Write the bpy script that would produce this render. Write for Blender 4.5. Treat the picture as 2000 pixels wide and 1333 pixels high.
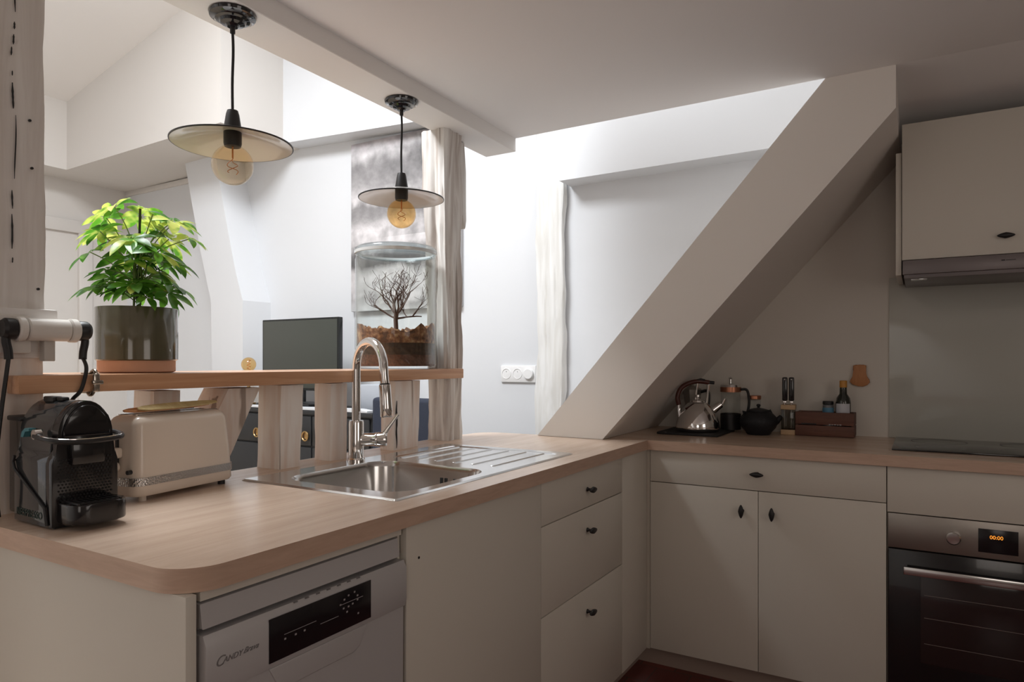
import bpy, bmesh, math, random
from mathutils import Vector, Matrix, noise
random.seed(7)
for o in list(bpy.data.objects): bpy.data.objects.remove(o)
SC = bpy.context.scene
COL = SC.collection
PI = math.pi

# ------------------------------------------------------------------ camera
CAM_H = 1.234; YAW = math.radians(30.87)
cd = bpy.data.cameras.new('camera'); cam = bpy.data.objects.new('camera', cd); COL.objects.link(cam)
cam.location = (0, 0, CAM_H); cam.rotation_euler = (math.radians(90), 0, YAW)
cd.sensor_width = 36; cd.lens = 36 * 1335 / 2000; cd.shift_y = (706 - 666.5) / 2000
cd.clip_start = 0.02
SC.camera = cam
SC.view_settings.view_transform = 'Standard'; SC.view_settings.look = 'None'
SC.view_settings.gamma = 1; SC.view_settings.use_curve_mapping = False
SC.view_settings.exposure = 0.0
# ------------------------------------------------------------------ world and lights
w = bpy.data.worlds.new('world'); SC.world = w; w.use_nodes = True
w.node_tree.nodes['Background'].inputs[0].default_value = (0.75, 0.85, 1, 1)
w.node_tree.nodes['Background'].inputs[1].default_value = 0.3

def area(name, loc, sx, sy, power, color, rot=(0, 0, 0), spread=180):
    l = bpy.data.lights.new(name, 'AREA'); l.shape = 'RECTANGLE'; l.size = sx; l.size_y = sy
    l.energy = power; l.color = color; l.spread = math.radians(spread)
    o = bpy.data.objects.new(name, l); COL.objects.link(o); o.location = loc; o.rotation_euler = rot
    return o
# daylight through the roof window above the living side and the one over the stair shaft;
# three unseen fill lights are added behind the camera and at the right
area('roof_daylight', (-2.45, 0.95, 3.71), 1.0, 1.3, 138, (0.94, 0.97, 1.0))
area('shaft_daylight', (-1.15, 2.82, 3.34), 1.3, 0.40, 16, (0.97, 0.985, 1.0))
area('window_daylight', (0.55, -1.52, 1.45), 0.9, 1.1, 5.5, (1.0, 0.87, 0.76), (math.radians(90), 0, 0))  # added fill for the dim kitchen, set in an invented window
area('window_daylight', (1.69, 0.75, 1.50), 1.0, 1.0, 5.5, (1.0, 0.87, 0.76), (math.radians(90), 0, math.radians(90)))  # added fill for brace, ceiling and cabinets, set in an invented window
area('window_daylight', (-4.1, -1.52, 1.5), 1.6, 1.3, 3, (1.0, 0.90, 0.85), (math.radians(90), 0, 0))  # added weak fill for the living side, set in an invented window

# ------------------------------------------------------------------ materials
def nt(name):
    m = bpy.data.materials.new(name); m.use_nodes = True
    t = m.node_tree; return m, t, t.nodes['Principled BSDF']
def setp(b, **k):
    for a, v in k.items():
        b.inputs[a.replace('_', ' ')].default_value = v
def plain(name, col, rough=0.5, metal=0.0, bump=0.0, bscale=60, coat=0.0, var=0.0, trans=0.0, ior=1.45):
    m, t, b = nt(name)
    c = tuple(col) + (1,)
    setp(b, Base_Color=c, Roughness=rough, Metallic=metal, IOR=ior)
    b.inputs['Coat Weight'].default_value = coat
    b.inputs['Transmission Weight'].default_value = trans
    if bump or var:
        tc = t.nodes.new('ShaderNodeTexCoord'); n = t.nodes.new('ShaderNodeTexNoise')
        n.inputs['Scale'].default_value = bscale; n.inputs['Detail'].default_value = 4
        t.links.new(tc.outputs['Object'], n.inputs['Vector'])
        if bump:
            bp = t.nodes.new('ShaderNodeBump'); bp.inputs['Strength'].default_value = bump; bp.inputs['Distance'].default_value = 0.004
            t.links.new(n.outputs[0], bp.inputs['Height']); t.links.new(bp.outputs[0], b.inputs['Normal'])
        if var:
            r = t.nodes.new('ShaderNodeValToRGB')
            r.color_ramp.elements[0].position = 0.3; r.color_ramp.elements[1].position = 0.7
            r.color_ramp.elements[0].color = tuple(x * (1 - var) for x in col) + (1,)
            r.color_ramp.elements[1].color = tuple(min(1, x * (1 + var)) for x in col) + (1,)
            t.links.new(n.outputs[0], r.inputs[0]); t.links.new(r.outputs[0], b.inputs['Base Color'])
    return m
def woodm(name, c1, c2, rough=0.4, scale=(30, 2, 30), coat=0.0, bump=0.15, fine=6.0, spec=0.5):
    m, t, b = nt(name)
    tc = t.nodes.new('ShaderNodeTexCoord'); mp = t.nodes.new('ShaderNodeMapping')
    mp.inputs['Scale'].default_value = scale
    n = t.nodes.new('ShaderNodeTexNoise'); n.inputs['Scale'].default_value = 1.0; n.inputs['Detail'].default_value = 8
    n.inputs['Distortion'].default_value = 0.6; n.inputs['Roughness'].default_value = 0.65
    r = t.nodes.new('ShaderNodeValToRGB')
    e = r.color_ramp.elements; e[0].position = 0.32; e[1].position = 0.7
    e[0].color = tuple(c1) + (1,); e[1].color = tuple(c2) + (1,)
    t.links.new(tc.outputs['Object'], mp.inputs[0]); t.links.new(mp.outputs[0], n.inputs['Vector'])
    t.links.new(n.outputs[0], r.inputs[0]); t.links.new(r.outputs[0], b.inputs['Base Color'])
    bp = t.nodes.new('ShaderNodeBump'); bp.inputs['Strength'].default_value = bump; bp.inputs['Distance'].default_value = 0.002
    t.links.new(n.outputs[0], bp.inputs['Height']); t.links.new(bp.outputs[0], b.inputs['Normal'])
    setp(b, Roughness=rough); b.inputs['Coat Weight'].default_value = coat
    b.inputs['Specular IOR Level'].default_value = spec
    return m
def timberm(name, base, stain, amount=0.5, zs=1.2, rough=0.75, crack=0.60):
    m, t, b = nt(name)
    tc = t.nodes.new('ShaderNodeTexCoord')
    def noi(scale, det, dist=0.0):
        mp = t.nodes.new('ShaderNodeMapping'); mp.inputs['Scale'].default_value = scale
        n = t.nodes.new('ShaderNodeTexNoise'); n.inputs['Scale'].default_value = 1; n.inputs['Detail'].default_value = det
        n.inputs['Distortion'].default_value = dist
        t.links.new(tc.outputs['Object'], mp.inputs[0]); t.links.new(mp.outputs[0], n.inputs['Vector']); return n
    n1 = noi((28, 28, zs * 2), 6, 0.8)
    r = t.nodes.new('ShaderNodeValToRGB'); e = r.color_ramp.elements
    e[0].position = 0.30 + (1 - amount) * 0.1; e[0].color = tuple(stain) + (1,)
    e[1].position = 0.62; e[1].color = tuple(base) + (1,)
    t.links.new(n1.outputs[0], r.inputs[0])
    n2 = noi((34, 34, zs), 2, 0.3)
    r2 = t.nodes.new('ShaderNodeValToRGB'); e = r2.color_ramp.elements
    e[0].position = crack; e[0].color = (1, 1, 1, 1); e[1].position = crack + 0.05; e[1].color = (0.35, 0.3, 0.26, 1)
    t.links.new(n2.outputs[0], r2.inputs[0])
    mx = t.nodes.new('ShaderNodeMix'); mx.data_type = 'RGBA'; mx.blend_type = 'MULTIPLY'; mx.inputs[0].default_value = 0.8
    t.links.new(r.outputs[0], mx.inputs[6]); t.links.new(r2.outputs[0], mx.inputs[7])
    t.links.new(mx.outputs[2], b.inputs['Base Color'])
    bp = t.nodes.new('ShaderNodeBump'); bp.inputs['Strength'].default_value = 0.5; bp.inputs['Distance'].default_value = 0.004
    t.links.new(n1.outputs[0], bp.inputs['Height']); t.links.new(bp.outputs[0], b.inputs['Normal'])
    setp(b, Roughness=rough)
    return m

WHITE = plain('white_wall_paint', (0.66, 0.63, 0.60), 0.75, bump=0.06, bscale=40)
OUTER = plain('bright_white_paint', (0.71, 0.725, 0.75), 0.7, bump=0.08, bscale=35)
KWALL = plain('kitchen_wall_paint', (0.70, 0.66, 0.60), 0.7, bump=0.05, bscale=50)
CEIL = plain('ceiling_paint', (0.88, 0.865, 0.86), 0.8, bump=0.04, bscale=50)
BEAM = plain('beam_paint', (0.80, 0.775, 0.755), 0.55, bump=0.05, bscale=30)
BRACE = plain('brace_paint', (0.82, 0.78, 0.735), 0.6, bump=0.12, bscale=26)
GLASSPANEL = plain('splashback_glass_paint', (0.52, 0.52, 0.47), 0.12, coat=0.6)
FLOOR_M, t, b = nt('dark_red_floor_tiles')
tc = t.nodes.new('ShaderNodeTexCoord'); br = t.nodes.new('ShaderNodeTexBrick')
br.inputs['Scale'].default_value = 5; br.inputs['Color1'].default_value = (0.16, 0.03, 0.02, 1)
br.inputs['Color2'].default_value = (0.11, 0.022, 0.018, 1); br.inputs['Mortar'].default_value = (0.05, 0.03, 0.025, 1)
br.inputs['Brick Width'].default_value = 0.7; br.inputs['Row Height'].default_value = 0.7; br.inputs['Mortar Size'].default_value = 0.012
t.links.new(tc.outputs['Object'], br.inputs['Vector']); t.links.new(br.outputs[0], b.inputs['Base Color'])
setp(b, Roughness=0.35)
CAB = plain('cabinet_front_lacquer', (0.65, 0.61, 0.54), 0.42, bump=0.02, bscale=90)
CABEDGE = plain('cabinet_edge', (0.55, 0.50, 0.43), 0.5)
PLINTH = plain('plinth_board', (0.34, 0.26, 0.22), 0.5)
WORKY = woodm('oak_laminate_lengthwise', (0.62, 0.46, 0.35), (0.76, 0.59, 0.47), 0.27, (26, 2.2, 26), bump=0.04)
WORKX = woodm('oak_laminate_crosswise', (0.60, 0.43, 0.32), (0.74, 0.57, 0.45), 0.27, (2.2, 26, 26), bump=0.04)
LIVFLOOR = woodm('pale_oak_floor', (0.58, 0.47, 0.36), (0.72, 0.61, 0.48), 0.45, (3, 30, 30))  # unseen floor, pale tone chosen to bounce light onto the ceiling
EDGEM = woodm('oak_edge_banding', (0.50, 0.34, 0.25), (0.62, 0.44, 0.335), 0.4, (9, 9, 70), bump=0.06)
SHELFM = woodm('varnished_shelf_wood', (0.50, 0.25, 0.13), (0.68, 0.40, 0.24), 0.32, (40, 2, 40), coat=0.2, bump=0.08)
TIMBER = timberm('whitewashed_timber', (0.93, 0.87, 0.81), (0.84, 0.71, 0.62), 0.4, crack=0.66)
TIMBERG = timberm('weathered_white_timber', (0.84, 0.82, 0.79), (0.46, 0.40, 0.36), 0.75, zs=0.9, crack=0.66)
TIMBERD = timberm('grey_whitewashed_timber', (0.80, 0.77, 0.74), (0.66, 0.61, 0.57), 0.6, zs=0.8, crack=0.70)
TIMBERW = timberm('white_limed_timber', (0.82, 0.82, 0.81), (0.70, 0.69, 0.66), 0.5, crack=0.72)
BLACKP = plain('black_gloss_plastic', (0.010, 0.009, 0.010), 0.16, coat=0.3)
BLACKM = plain('black_satin_plastic', (0.016, 0.015, 0.016), 0.42)
GREYSIDE = plain('glossy_charcoal_side', (0.035, 0.038, 0.04), 0.10, coat=0.5)
CORD = plain('black_rubber_cable', (0.012, 0.012, 0.013), 0.45)
STEEL = plain('brushed_stainless_steel', (0.66, 0.655, 0.65), 0.17, metal=1.0)
CHROME = plain('polished_chrome', (0.78, 0.77, 0.76), 0.07, metal=1.0)
NICKEL = plain('worn_nickel', (0.45, 0.41, 0.36), 0.2, metal=1.0)
STEELD = plain('dull_oven_steel', (0.34, 0.31, 0.28), 0.35, metal=0.9)
CREAM = plain('cream_enamel', (0.80, 0.70, 0.60), 0.25, coat=0.4)
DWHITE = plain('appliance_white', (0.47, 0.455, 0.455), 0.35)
DARKPANEL = plain('dark_control_panel', (0.012, 0.010, 0.012), 0.18)
INK = plain('grey_printing', (0.20, 0.19, 0.19), 0.5)
PRINTW = plain('pale_printing', (0.35, 0.33, 0.33), 0.5)
ENAMEL = plain('white_lamp_enamel', (0.80, 0.76, 0.72), 0.18, coat=0.5)
PORCELAIN = plain('black_glazed_porcelain', (0.012, 0.012, 0.014), 0.07, coat=0.5)
BLACKRIM = plain('black_rim', (0.01, 0.01, 0.012), 0.3)
PLUGW = plain('white_plug_plastic', (0.74, 0.71, 0.67), 0.35)
OUTLETW = plain('outlet_plastic', (0.84, 0.84, 0.84), 0.3)
IRON = plain('cast_iron', (0.010, 0.011, 0.014), 0.55, bump=0.5, bscale=220)
SLATE = plain('dark_slate', (0.018, 0.018, 0.020), 0.6, bump=0.2)
POTG, t, b = nt('olive_glaze')
tc = t.nodes.new('ShaderNodeTexCoord'); mp = t.nodes.new('ShaderNodeMapping'); mp.inputs['Scale'].default_value = (26, 26, 1)
n = t.nodes.new('ShaderNodeTexNoise'); n.inputs['Scale'].default_value = 1; n.inputs['Detail'].default_value = 3
r = t.nodes.new('ShaderNodeValToRGB'); e = r.color_ramp.elements
e[0].color = (0.085, 0.078, 0.045, 1); e[0].position = 0.35; e[1].color = (0.145, 0.135, 0.085, 1); e[1].position = 0.7
t.links.new(tc.outputs['Object'], mp.inputs[0]); t.links.new(mp.outputs[0], n.inputs['Vector']); t.links.new(n.outputs[0], r.inputs[0])
t.links.new(r.outputs[0], b.inputs['Base Color']); setp(b, Roughness=0.14); b.inputs['Coat Weight'].default_value = 0.6
TERRA = plain('raw_terracotta', (0.68, 0.38, 0.25), 0.75, bump=0.1, bscale=120)
SOIL = plain('potting_soil', (0.05, 0.035, 0.025), 0.95, bump=0.8, bscale=120)
STEMM = plain('green_stem', (0.22, 0.30, 0.09), 0.6)
BARK = plain('dry_twig_bark', (0.10, 0.055, 0.04), 0.85, bump=0.5, bscale=150)
def leafm(name, c1, c2, bias):
    m, t, b = nt(name)
    tc = t.nodes.new('ShaderNodeTexCoord'); n = t.nodes.new('ShaderNodeTexNoise'); n.inputs['Scale'].default_value = 24
    r = t.nodes.new('ShaderNodeValToRGB'); e = r.color_ramp.elements
    e[0].position = bias - 0.07; e[1].position = bias + 0.07
    e[0].color = tuple(c1) + (1,); e[1].color = tuple(c2) + (1,)
    t.links.new(tc.outputs['Object'], n.inputs['Vector']); t.links.new(n.outputs[0], r.inputs[0]); t.links.new(r.outputs[0], b.inputs['Base Color'])
    setp(b, Roughness=0.32); b.inputs['Subsurface Weight'].default_value = 0.0
    tr = t.nodes.new('ShaderNodeBsdfTranslucent'); ms = t.nodes.new('ShaderNodeMixShader'); ms.inputs[0].default_value = 0.35
    t.links.new(r.outputs[0], tr.inputs[0]); t.links.new(b.outputs[0], ms.inputs[1]); t.links.new(tr.outputs[0], ms.inputs[2])
    t.links.new(ms.outputs[0], t.nodes['Material Output'].inputs[0])
    return m
LEAFG = leafm('green_leaf', (0.055, 0.20, 0.018), (0.16, 0.42, 0.04), 0.52)
LEAFY = leafm('yellow_variegated_leaf', (0.14, 0.42, 0.035), (0.78, 0.86, 0.20), 0.47)
def thinglass(name, col, tint=0.12, rough=0.02):
    # thin clear glass wall: mostly see-through, glossy at grazing angles
    m, t, b = nt(name); t.nodes.remove(b)
    tr = t.nodes.new('ShaderNodeBsdfTransparent'); tr.inputs[0].default_value = tuple(col) + (1,)
    gl = t.nodes.new('ShaderNodeBsdfGlossy'); gl.inputs['Roughness'].default_value = rough
    fr = t.nodes.new('ShaderNodeLayerWeight'); fr.inputs['Blend'].default_value = 0.5
    pw = t.nodes.new('ShaderNodeMath'); pw.operation = 'POWER'; pw.inputs[1].default_value = 4.0
    ma = t.nodes.new('ShaderNodeMath'); ma.operation = 'MULTIPLY_ADD'; ma.inputs[1].default_value = tint * 4; ma.inputs[2].default_value = 0.035
    ms = t.nodes.new('ShaderNodeMixShader')
    t.links.new(fr.outputs['Facing'], pw.inputs[0]); t.links.new(pw.outputs[0], ma.inputs[0])
    t.links.new(ma.outputs[0], ms.inputs[0]); t.links.new(tr.outputs[0], ms.inputs[1]); t.links.new(gl.outputs[0], ms.inputs[2])
    t.links.new(ms.outputs[0], t.nodes['Material Output'].inputs[0]); return m
GLASS = thinglass('clear_glass', (0.97, 0.985, 0.98), 0.2)
RIMGLASS = thinglass('thick_rim_glass', (0.86, 0.90, 0.91), 0.25, 0.15)
AMBER = thinglass('amber_bulb_glass', (0.97, 0.78, 0.50), 0.2)
AMBERC = thinglass('pale_bulb_glass', (0.98, 0.89, 0.76), 0.2)
FILAM = plain('copper_filament', (0.62, 0.28, 0.12), 0.4, metal=0.6)
BRASS = plain('old_brass', (0.50, 0.33, 0.15), 0.35, metal=1.0)
COPPER = plain('copper_rim', (0.45, 0.20, 0.12), 0.3, metal=0.9)
DRESSER = plain('charcoal_painted_wood', (0.022, 0.023, 0.025), 0.5)
NAVY = plain('navy_fabric', (0.020, 0.026, 0.045), 0.8, bump=0.3, bscale=200)
TVBLK = plain('screen_black', (0.012, 0.014, 0.014), 0.10)
CLOTH = plain('pale_linen', (0.62, 0.64, 0.67), 0.8, bump=0.3, bscale=30)
MAHOG = plain('dark_red_handle', (0.075, 0.018, 0.012), 0.3)
CRATEM = woodm('dark_stained_crate', (0.085, 0.032, 0.02), (0.17, 0.07, 0.045), 0.6, (4, 60, 60))
PALEWOOD = woodm('pale_beech', (0.50, 0.33, 0.18), (0.62, 0.43, 0.26), 0.5, (10, 60, 60))
ORANGEWOOD = woodm('orange_pine', (0.42, 0.17, 0.06), (0.55, 0.25, 0.10), 0.5, (40, 40, 10))
TONGW = woodm('bamboo', (0.48, 0.36, 0.16), (0.62, 0.50, 0.25), 0.5, (60, 8, 60))
BOTTLEG = plain('dark_bottle_glass', (0.015, 0.018, 0.012), 0.08, coat=0.5)
LABELW = plain('paper_label', (0.62, 0.63, 0.68), 0.7)
LABELB = plain('blue_label', (0.10, 0.25, 0.38), 0.6)
GOLDC = plain('gold_cap', (0.60, 0.28, 0.05), 0.4)
HOODM = plain('grey_metal_hood', (0.19, 0.165, 0.165), 0.35, metal=0.3)
HOBM = plain('black_glass_hob', (0.012, 0.011, 0.012), 0.10, coat=0.4)
m, t, b = nt('orange_digits'); setp(b, Base_Color=(0, 0, 0, 1)); b.inputs['Emission Color'].default_value = (1, 0.32, 0.03, 1); b.inputs['Emission Strength'].default_value = 1.3
DIGITS = m
CAULK = plain('white_filler', (0.8, 0.8, 0.78), 0.6)
MOSS, t, b = nt('dry_moss')
tc = t.nodes.new('ShaderNodeTexCoord'); n = t.nodes.new('ShaderNodeTexNoise'); n.inputs['Scale'].default_value = 42; n.inputs['Detail'].default_value = 6
r = t.nodes.new('ShaderNodeValToRGB'); e = r.color_ramp.elements
e[0].position = 0.38; e[0].color = (0.09, 0.035, 0.015, 1); e[1].position = 0.66; e[1].color = (0.52, 0.33, 0.17, 1)
x = r.color_ramp.elements.new(0.52); x.color = (0.28, 0.12, 0.05, 1)
t.links.new(tc.outputs['Object'], n.inputs['Vector']); t.links.new(n.outputs[0], r.inputs[0]); t.links.new(r.outputs[0], b.inputs['Base Color'])
bp = t.nodes.new('ShaderNodeBump'); bp.inputs['Strength'].default_value = 1.0; bp.inputs['Distance'].default_value = 0.01
t.links.new(n.outputs[0], bp.inputs['Height']); t.links.new(bp.outputs[0], b.inputs['Normal']); setp(b, Roughness=0.95)
PEAT = plain('dark_wet_substrate', (0.055, 0.03, 0.015), 0.8, bump=0.6, bscale=70, var=0.5)
GRAVEL = plain('reddish_gravel_layer', (0.11, 0.045, 0.025), 0.8, bump=0.6, bscale=120, var=0.4)

# photograph on the poster: winter field under a stormy sky, in greys
POSTERM, t, b = nt('black_and_white_photograph')
tc = t.nodes.new('ShaderNodeTexCoord'); sep = t.nodes.new('ShaderNodeSeparateXYZ'); t.links.new(tc.outputs['Object'], sep.inputs[0])
def N(kind, **k):
    q = t.nodes.new(kind)
    for a, v in k.items(): setattr(q, a, v)
    return q
def mathn(op, a, bb, cl=False):
    q = N('ShaderNodeMath', operation=op, use_clamp=cl)
    for i, v in enumerate((a, bb)):
        if v is None: continue
        if isinstance(v, (int, float)): q.inputs[i].default_value = v
        else: t.links.new(v, q.inputs[i])
    return q.outputs[0]
nn = N('ShaderNodeTexNoise'); nn.inputs['Scale'].default_value = 3.2; nn.inputs['Detail'].default_value = 9; nn.inputs['Roughness'].default_value = 0.62
t.links.new(tc.outputs['Object'], nn.inputs['Vector'])
nf = N('ShaderNodeTexNoise'); nf.inputs['Scale'].default_value = 13; nf.inputs['Detail'].default_value = 6
t.links.new(tc.outputs['Object'], nf.inputs['Vector'])
X, Z = sep.outputs['X'], sep.outputs['Z']     # object origin at the lower left of the canvas: x 0..0.9, z 0..1.06
zz = mathn('ADD', Z, mathn('MULTIPLY', mathn('SUBTRACT', nn.outputs[0], 0.5), 0.30))
zz = mathn('ADD', zz, mathn('MULTIPLY', X, 0.0))
band = N('ShaderNodeValToRGB'); e = band.color_ramp.elements
e[0].position = 0.0; e[0].color = (0.62, 0.62, 0.63, 1); e[1].position = 1.0; e[1].color = (0.36, 0.33, 0.345, 1)
for p_, g in ((0.06, 0.42), (0.10, 0.60), (0.22, 0.52), (0.27, 0.10), (0.33, 0.14), (0.37, 0.46), (0.46, 0.66), (0.55, 0.30), (0.62, 0.22), (0.68, 0.58), (0.76, 0.30), (0.86, 0.24), (0.93, 0.50)):
    q = e.new(p_); q.color = (g, g * 0.965, g * 0.985, 1)
t.links.new(mathn('DIVIDE', zz, 1.06), band.inputs[0])
rgt = mathn('MULTIPLY', mathn('GREATER_THAN', Z, 0.45), mathn('MULTIPLY', mathn('SUBTRACT', X, 0.18), 1.6, True))
cloud = mathn('MULTIPLY', mathn('SUBTRACT', nf.outputs[0], 0.5), 1.5)
val = mathn('ADD', 1.12, cloud); val = mathn('SUBTRACT', val, mathn('MULTIPLY', rgt, 0.62))
mx = N('ShaderNodeMix', data_type='RGBA', blend_type='MULTIPLY'); mx.inputs[0].default_value = 1
t.links.new(band.outputs[0], mx.inputs[6])
cmb = N('ShaderNodeCombineColor')
for i in range(3): t.links.new(val, cmb.inputs[i])
t.links.new(cmb.outputs[0], mx.inputs[7]); t.links.new(mx.outputs[2], b.inputs['Base Color']); setp(b, Roughness=0.6)
CANVAS = plain('canvas_edge', (0.42, 0.41, 0.41), 0.8)

# ------------------------------------------------------------------ mesh helpers
def loop(bm, pts): return [bm.verts.new(p) for p in pts]
def box(bm, x0, x1, y0, y1, z0, z1, bev=0.0, seg=2):
    v = loop(bm, [(x, y, z) for z in (z0, z1) for (x, y) in ((x0, y0), (x1, y0), (x1, y1), (x0, y1))])
    fs = [bm.faces.new([v[i] for i in f]) for f in ((3, 2, 1, 0), (4, 5, 6, 7), (0, 1, 5, 4), (1, 2, 6, 5), (2, 3, 7, 6), (3, 0, 4, 7))]
    if bev:
        es = set(e for f in fs for e in f.edges)
        bmesh.ops.bevel(bm, geom=list(es), offset=bev, segments=seg, affect='EDGES', profile=0.5)
def prism(bm, pts, a, bb, axis='z', bev=0.0, seg=2):
    """pts: 2D outline; extruded from a to bb along axis ('z': pts=(x,y); 'y': pts=(x,z); 'x': pts=(y,z))"""
    def P(p, h):
        return {'z': (p[0], p[1], h), 'y': (p[0], h, p[1]), 'x': (h, p[0], p[1])}[axis]
    lo = loop(bm, [P(p, a) for p in pts]); hi = loop(bm, [P(p, bb) for p in pts]); n = len(pts)
    fs = [bm.faces.new(lo[::-1]), bm.faces.new(hi)]
    for i in range(n): fs.append(bm.faces.new((lo[i], lo[(i + 1) % n], hi[(i + 1) % n], hi[i])))
    if bev:
        es = set(fs[0].edges) | set(fs[1].edges)
        bmesh.ops.bevel(bm, geom=list(es), offset=bev, segments=seg, affect='EDGES', profile=0.5)
def lathe(bm, prof, c=(0, 0, 0), seg=32, axis='z', mat=None):
    """prof: list of (radius, height); open or closed"""
    rings = []
    for (r, h) in prof:
        if r < 1e-6:
            ring = [bm.verts.new((0, 0, h))]
        else:
            ring = [bm.verts.new((r * math.cos(2 * PI * i / seg), r * math.sin(2 * PI * i / seg), h)) for i in range(seg)]
        rings.append(ring)
    fs = []
    for a, b_ in zip(rings, rings[1:]):
        for i in range(seg):
            j = (i + 1) % seg
            if len(a) == 1 and len(b_) == 1: continue
            if len(a) == 1: fs.append(bm.faces.new((a[0], b_[j], b_[i])))
            elif len(b_) == 1: fs.append(bm.faces.new((a[i], a[j], b_[0])))
            else: fs.append(bm.faces.new((a[i], a[j], b_[j], b_[i])))
    M = Matrix.Translation(c)
    if axis == 'x': M = M @ Matrix.Rotation(PI / 2, 4, 'Y')
    elif axis == 'y': M = M @ Matrix.Rotation(-PI / 2, 4, 'X')
    elif isinstance(axis, Vector): M = M @ Vector((0, 0, 1)).rotation_difference(axis.normalized()).to_matrix().to_4x4()
    bmesh.ops.transform(bm, matrix=M, verts=[v for r in rings for v in r])
    return fs
def cyl(bm, r, h0, h1, c=(0, 0, 0), seg=24, axis='z', r2=None, ch=0.0):
    r2 = r if r2 is None else r2
    if ch: lathe(bm, [(0, h0), (r - ch, h0), (r, h0 + ch), (r2, h1 - ch), (r2 - ch, h1), (0, h1)], c, seg, axis)
    else: lathe(bm, [(0, h0), (r, h0), (r2, h1), (0, h1)], c, seg, axis)
def sphere(bm, r, c, seg=20, sq=(1, 1, 1)):
    m_ = bmesh.ops.create_uvsphere(bm, u_segments=seg, v_segments=seg // 2, radius=1)
    bmesh.ops.transform(bm, matrix=Matrix.Translation(c) @ Matrix.Diagonal((r * sq[0], r * sq[1], r * sq[2], 1)), verts=m_['verts'])
def smooth_path(pts, n=8):
    P = [Vector(p) for p in pts]; out = []
    for i in range(len(P) - 1):
        p0 = P[max(0, i - 1)]; p1 = P[i]; p2 = P[i + 1]; p3 = P[min(len(P) - 1, i + 2)]
        for k in range(n):
            u = k / n
            out.append(0.5 * ((2 * p1) + (p2 - p0) * u + (2 * p0 - 5 * p1 + 4 * p2 - p3) * u * u + (3 * p1 - p0 - 3 * p2 + p3) * u ** 3))
    out.append(P[-1]); return out
def tube(bm, pts, r, seg=12, rads=None, caps=True):
    P = [Vector(p) for p in pts]; rings = []
    up = None
    for i, p in enumerate(P):
        d = (P[min(i + 1, len(P) - 1)] - P[max(i - 1, 0)]).normalized()
        if up is None:
            up = d.orthogonal().normalized()
        up = (up - d * up.dot(d)).normalized(); s_ = d.cross(up)
        rr = rads[i] if rads else r
        rings.append([bm.verts.new(p + (up * math.cos(2 * PI * k / seg) + s_ * math.sin(2 * PI * k / seg)) * rr) for k in range(seg)])
    for a, b_ in zip(rings, rings[1:]):
        for k in range(seg): bm.faces.new((a[k], a[(k + 1) % seg], b_[(k + 1) % seg], b_[k]))
    if caps:
        bm.faces.new(rings[0][::-1]); bm.faces.new(rings[-1])
def rrect(x0, x1, y0, y1, r, n=6):
    pts = []
    rs = r if isinstance(r, (list, tuple)) else [r] * 4
    for (cx, cy, a0, q) in ((x1, y1, 0, 0), (x0, y1, 90, 1), (x0, y0, 180, 2), (x1, y0, 270, 3)):
        rr = rs[q]
        if rr < 1e-6: pts.append((cx, cy)); continue
        ox = cx - rr if cx == x1 else cx + rr; oy = cy - rr if cy == y1 else cy + rr
        for k in range(n + 1):
            a = math.radians(a0 + 90 * k / n); pts.append((ox + rr * math.cos(a), oy + rr * math.sin(a)))
    return pts
def timber(bm, base, top, x0, x1, y0, y1, seed=0, amp=0.006, nz=18, ns=5, groove=0.6):
    """rough sawn post: rectangle x0..x1, y0..y1 (relative), swept from base to top with wavy faces"""
    b0 = Vector(base); b1 = Vector(top); ring = []
    pr = []
    for i in range(ns): pr.append((x0 + (x1 - x0) * i / ns, y0))
    for i in range(ns): pr.append((x1, y0 + (y1 - y0) * i / ns))
    for i in range(ns): pr.append((x1 - (x1 - x0) * i / ns, y1))
    for i in range(ns): pr.append((x0, y1 - (y1 - y0) * i / ns))
    cxm, cym = (x0 + x1) / 2, (y0 + y1) / 2; rings = []
    for k in range(nz + 1):
        u = k / nz; o = b0.lerp(b1, u); rr = []
        for (px, py) in pr:
            q = Vector((px * 9 + seed * 7.3, py * 9 + seed, o.z * 5))
            d = noise.noise(q) * amp * 1.5 + noise.noise(q * 4) * amp * 0.4 + noise.noise(Vector((px * 55 + seed, py * 55, o.z * 1.6))) * amp * groove
            corner = (abs(px - cxm) / abs(x1 - cxm) > 0.99) and (abs(py - cym) / abs(y1 - cym) > 0.99)
            v = Vector((px - cxm, py - cym, 0)); v = v.normalized() * (v.length + d - (0.004 if corner else 0))
            rr.append(bm.verts.new((o.x + cxm + v.x, o.y + cym + v.y, o.z)))
        rings.append(rr)
    n_ = len(pr)
    for a, b_ in zip(rings, rings[1:]):
        for i in range(n_): bm.faces.new((a[i], a[(i + 1) % n_], b_[(i + 1) % n_], b_[i]))
    bm.faces.new(rings[0][::-1]); bm.faces.new(rings[-1])
def ob(name, bm, mat, parent=None, origin=None, angle=35, M=None, mats=None):
    if M is not None: bmesh.ops.transform(bm, matrix=M, verts=bm.verts)
    if origin is not None: bmesh.ops.translate(bm, verts=bm.verts, vec=-Vector(origin))
    bmesh.ops.recalc_face_normals(bm, faces=bm.faces)
    me = bpy.data.meshes.new(name); bm.to_mesh(me); bm.free()
    for mm in (mats or [mat]): me.materials.append(mm)
    me.polygons.foreach_set('use_smooth', [True] * len(me.polygons))
    me.set_sharp_from_angle(angle=math.radians(angle))
    o = bpy.data.objects.new(name, me); COL.objects.link(o)
    if origin is not None: o.location = origin
    if parent: o.parent = parent
    return o
def B(): return bmesh.new()
def tag(o, label=None, cat=None, group=None, kind=None):
    if label: o['label'] = label
    if cat: o['category'] = cat
    if group: o['group'] = group
    if kind: o['kind'] = kind
    return o
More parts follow.
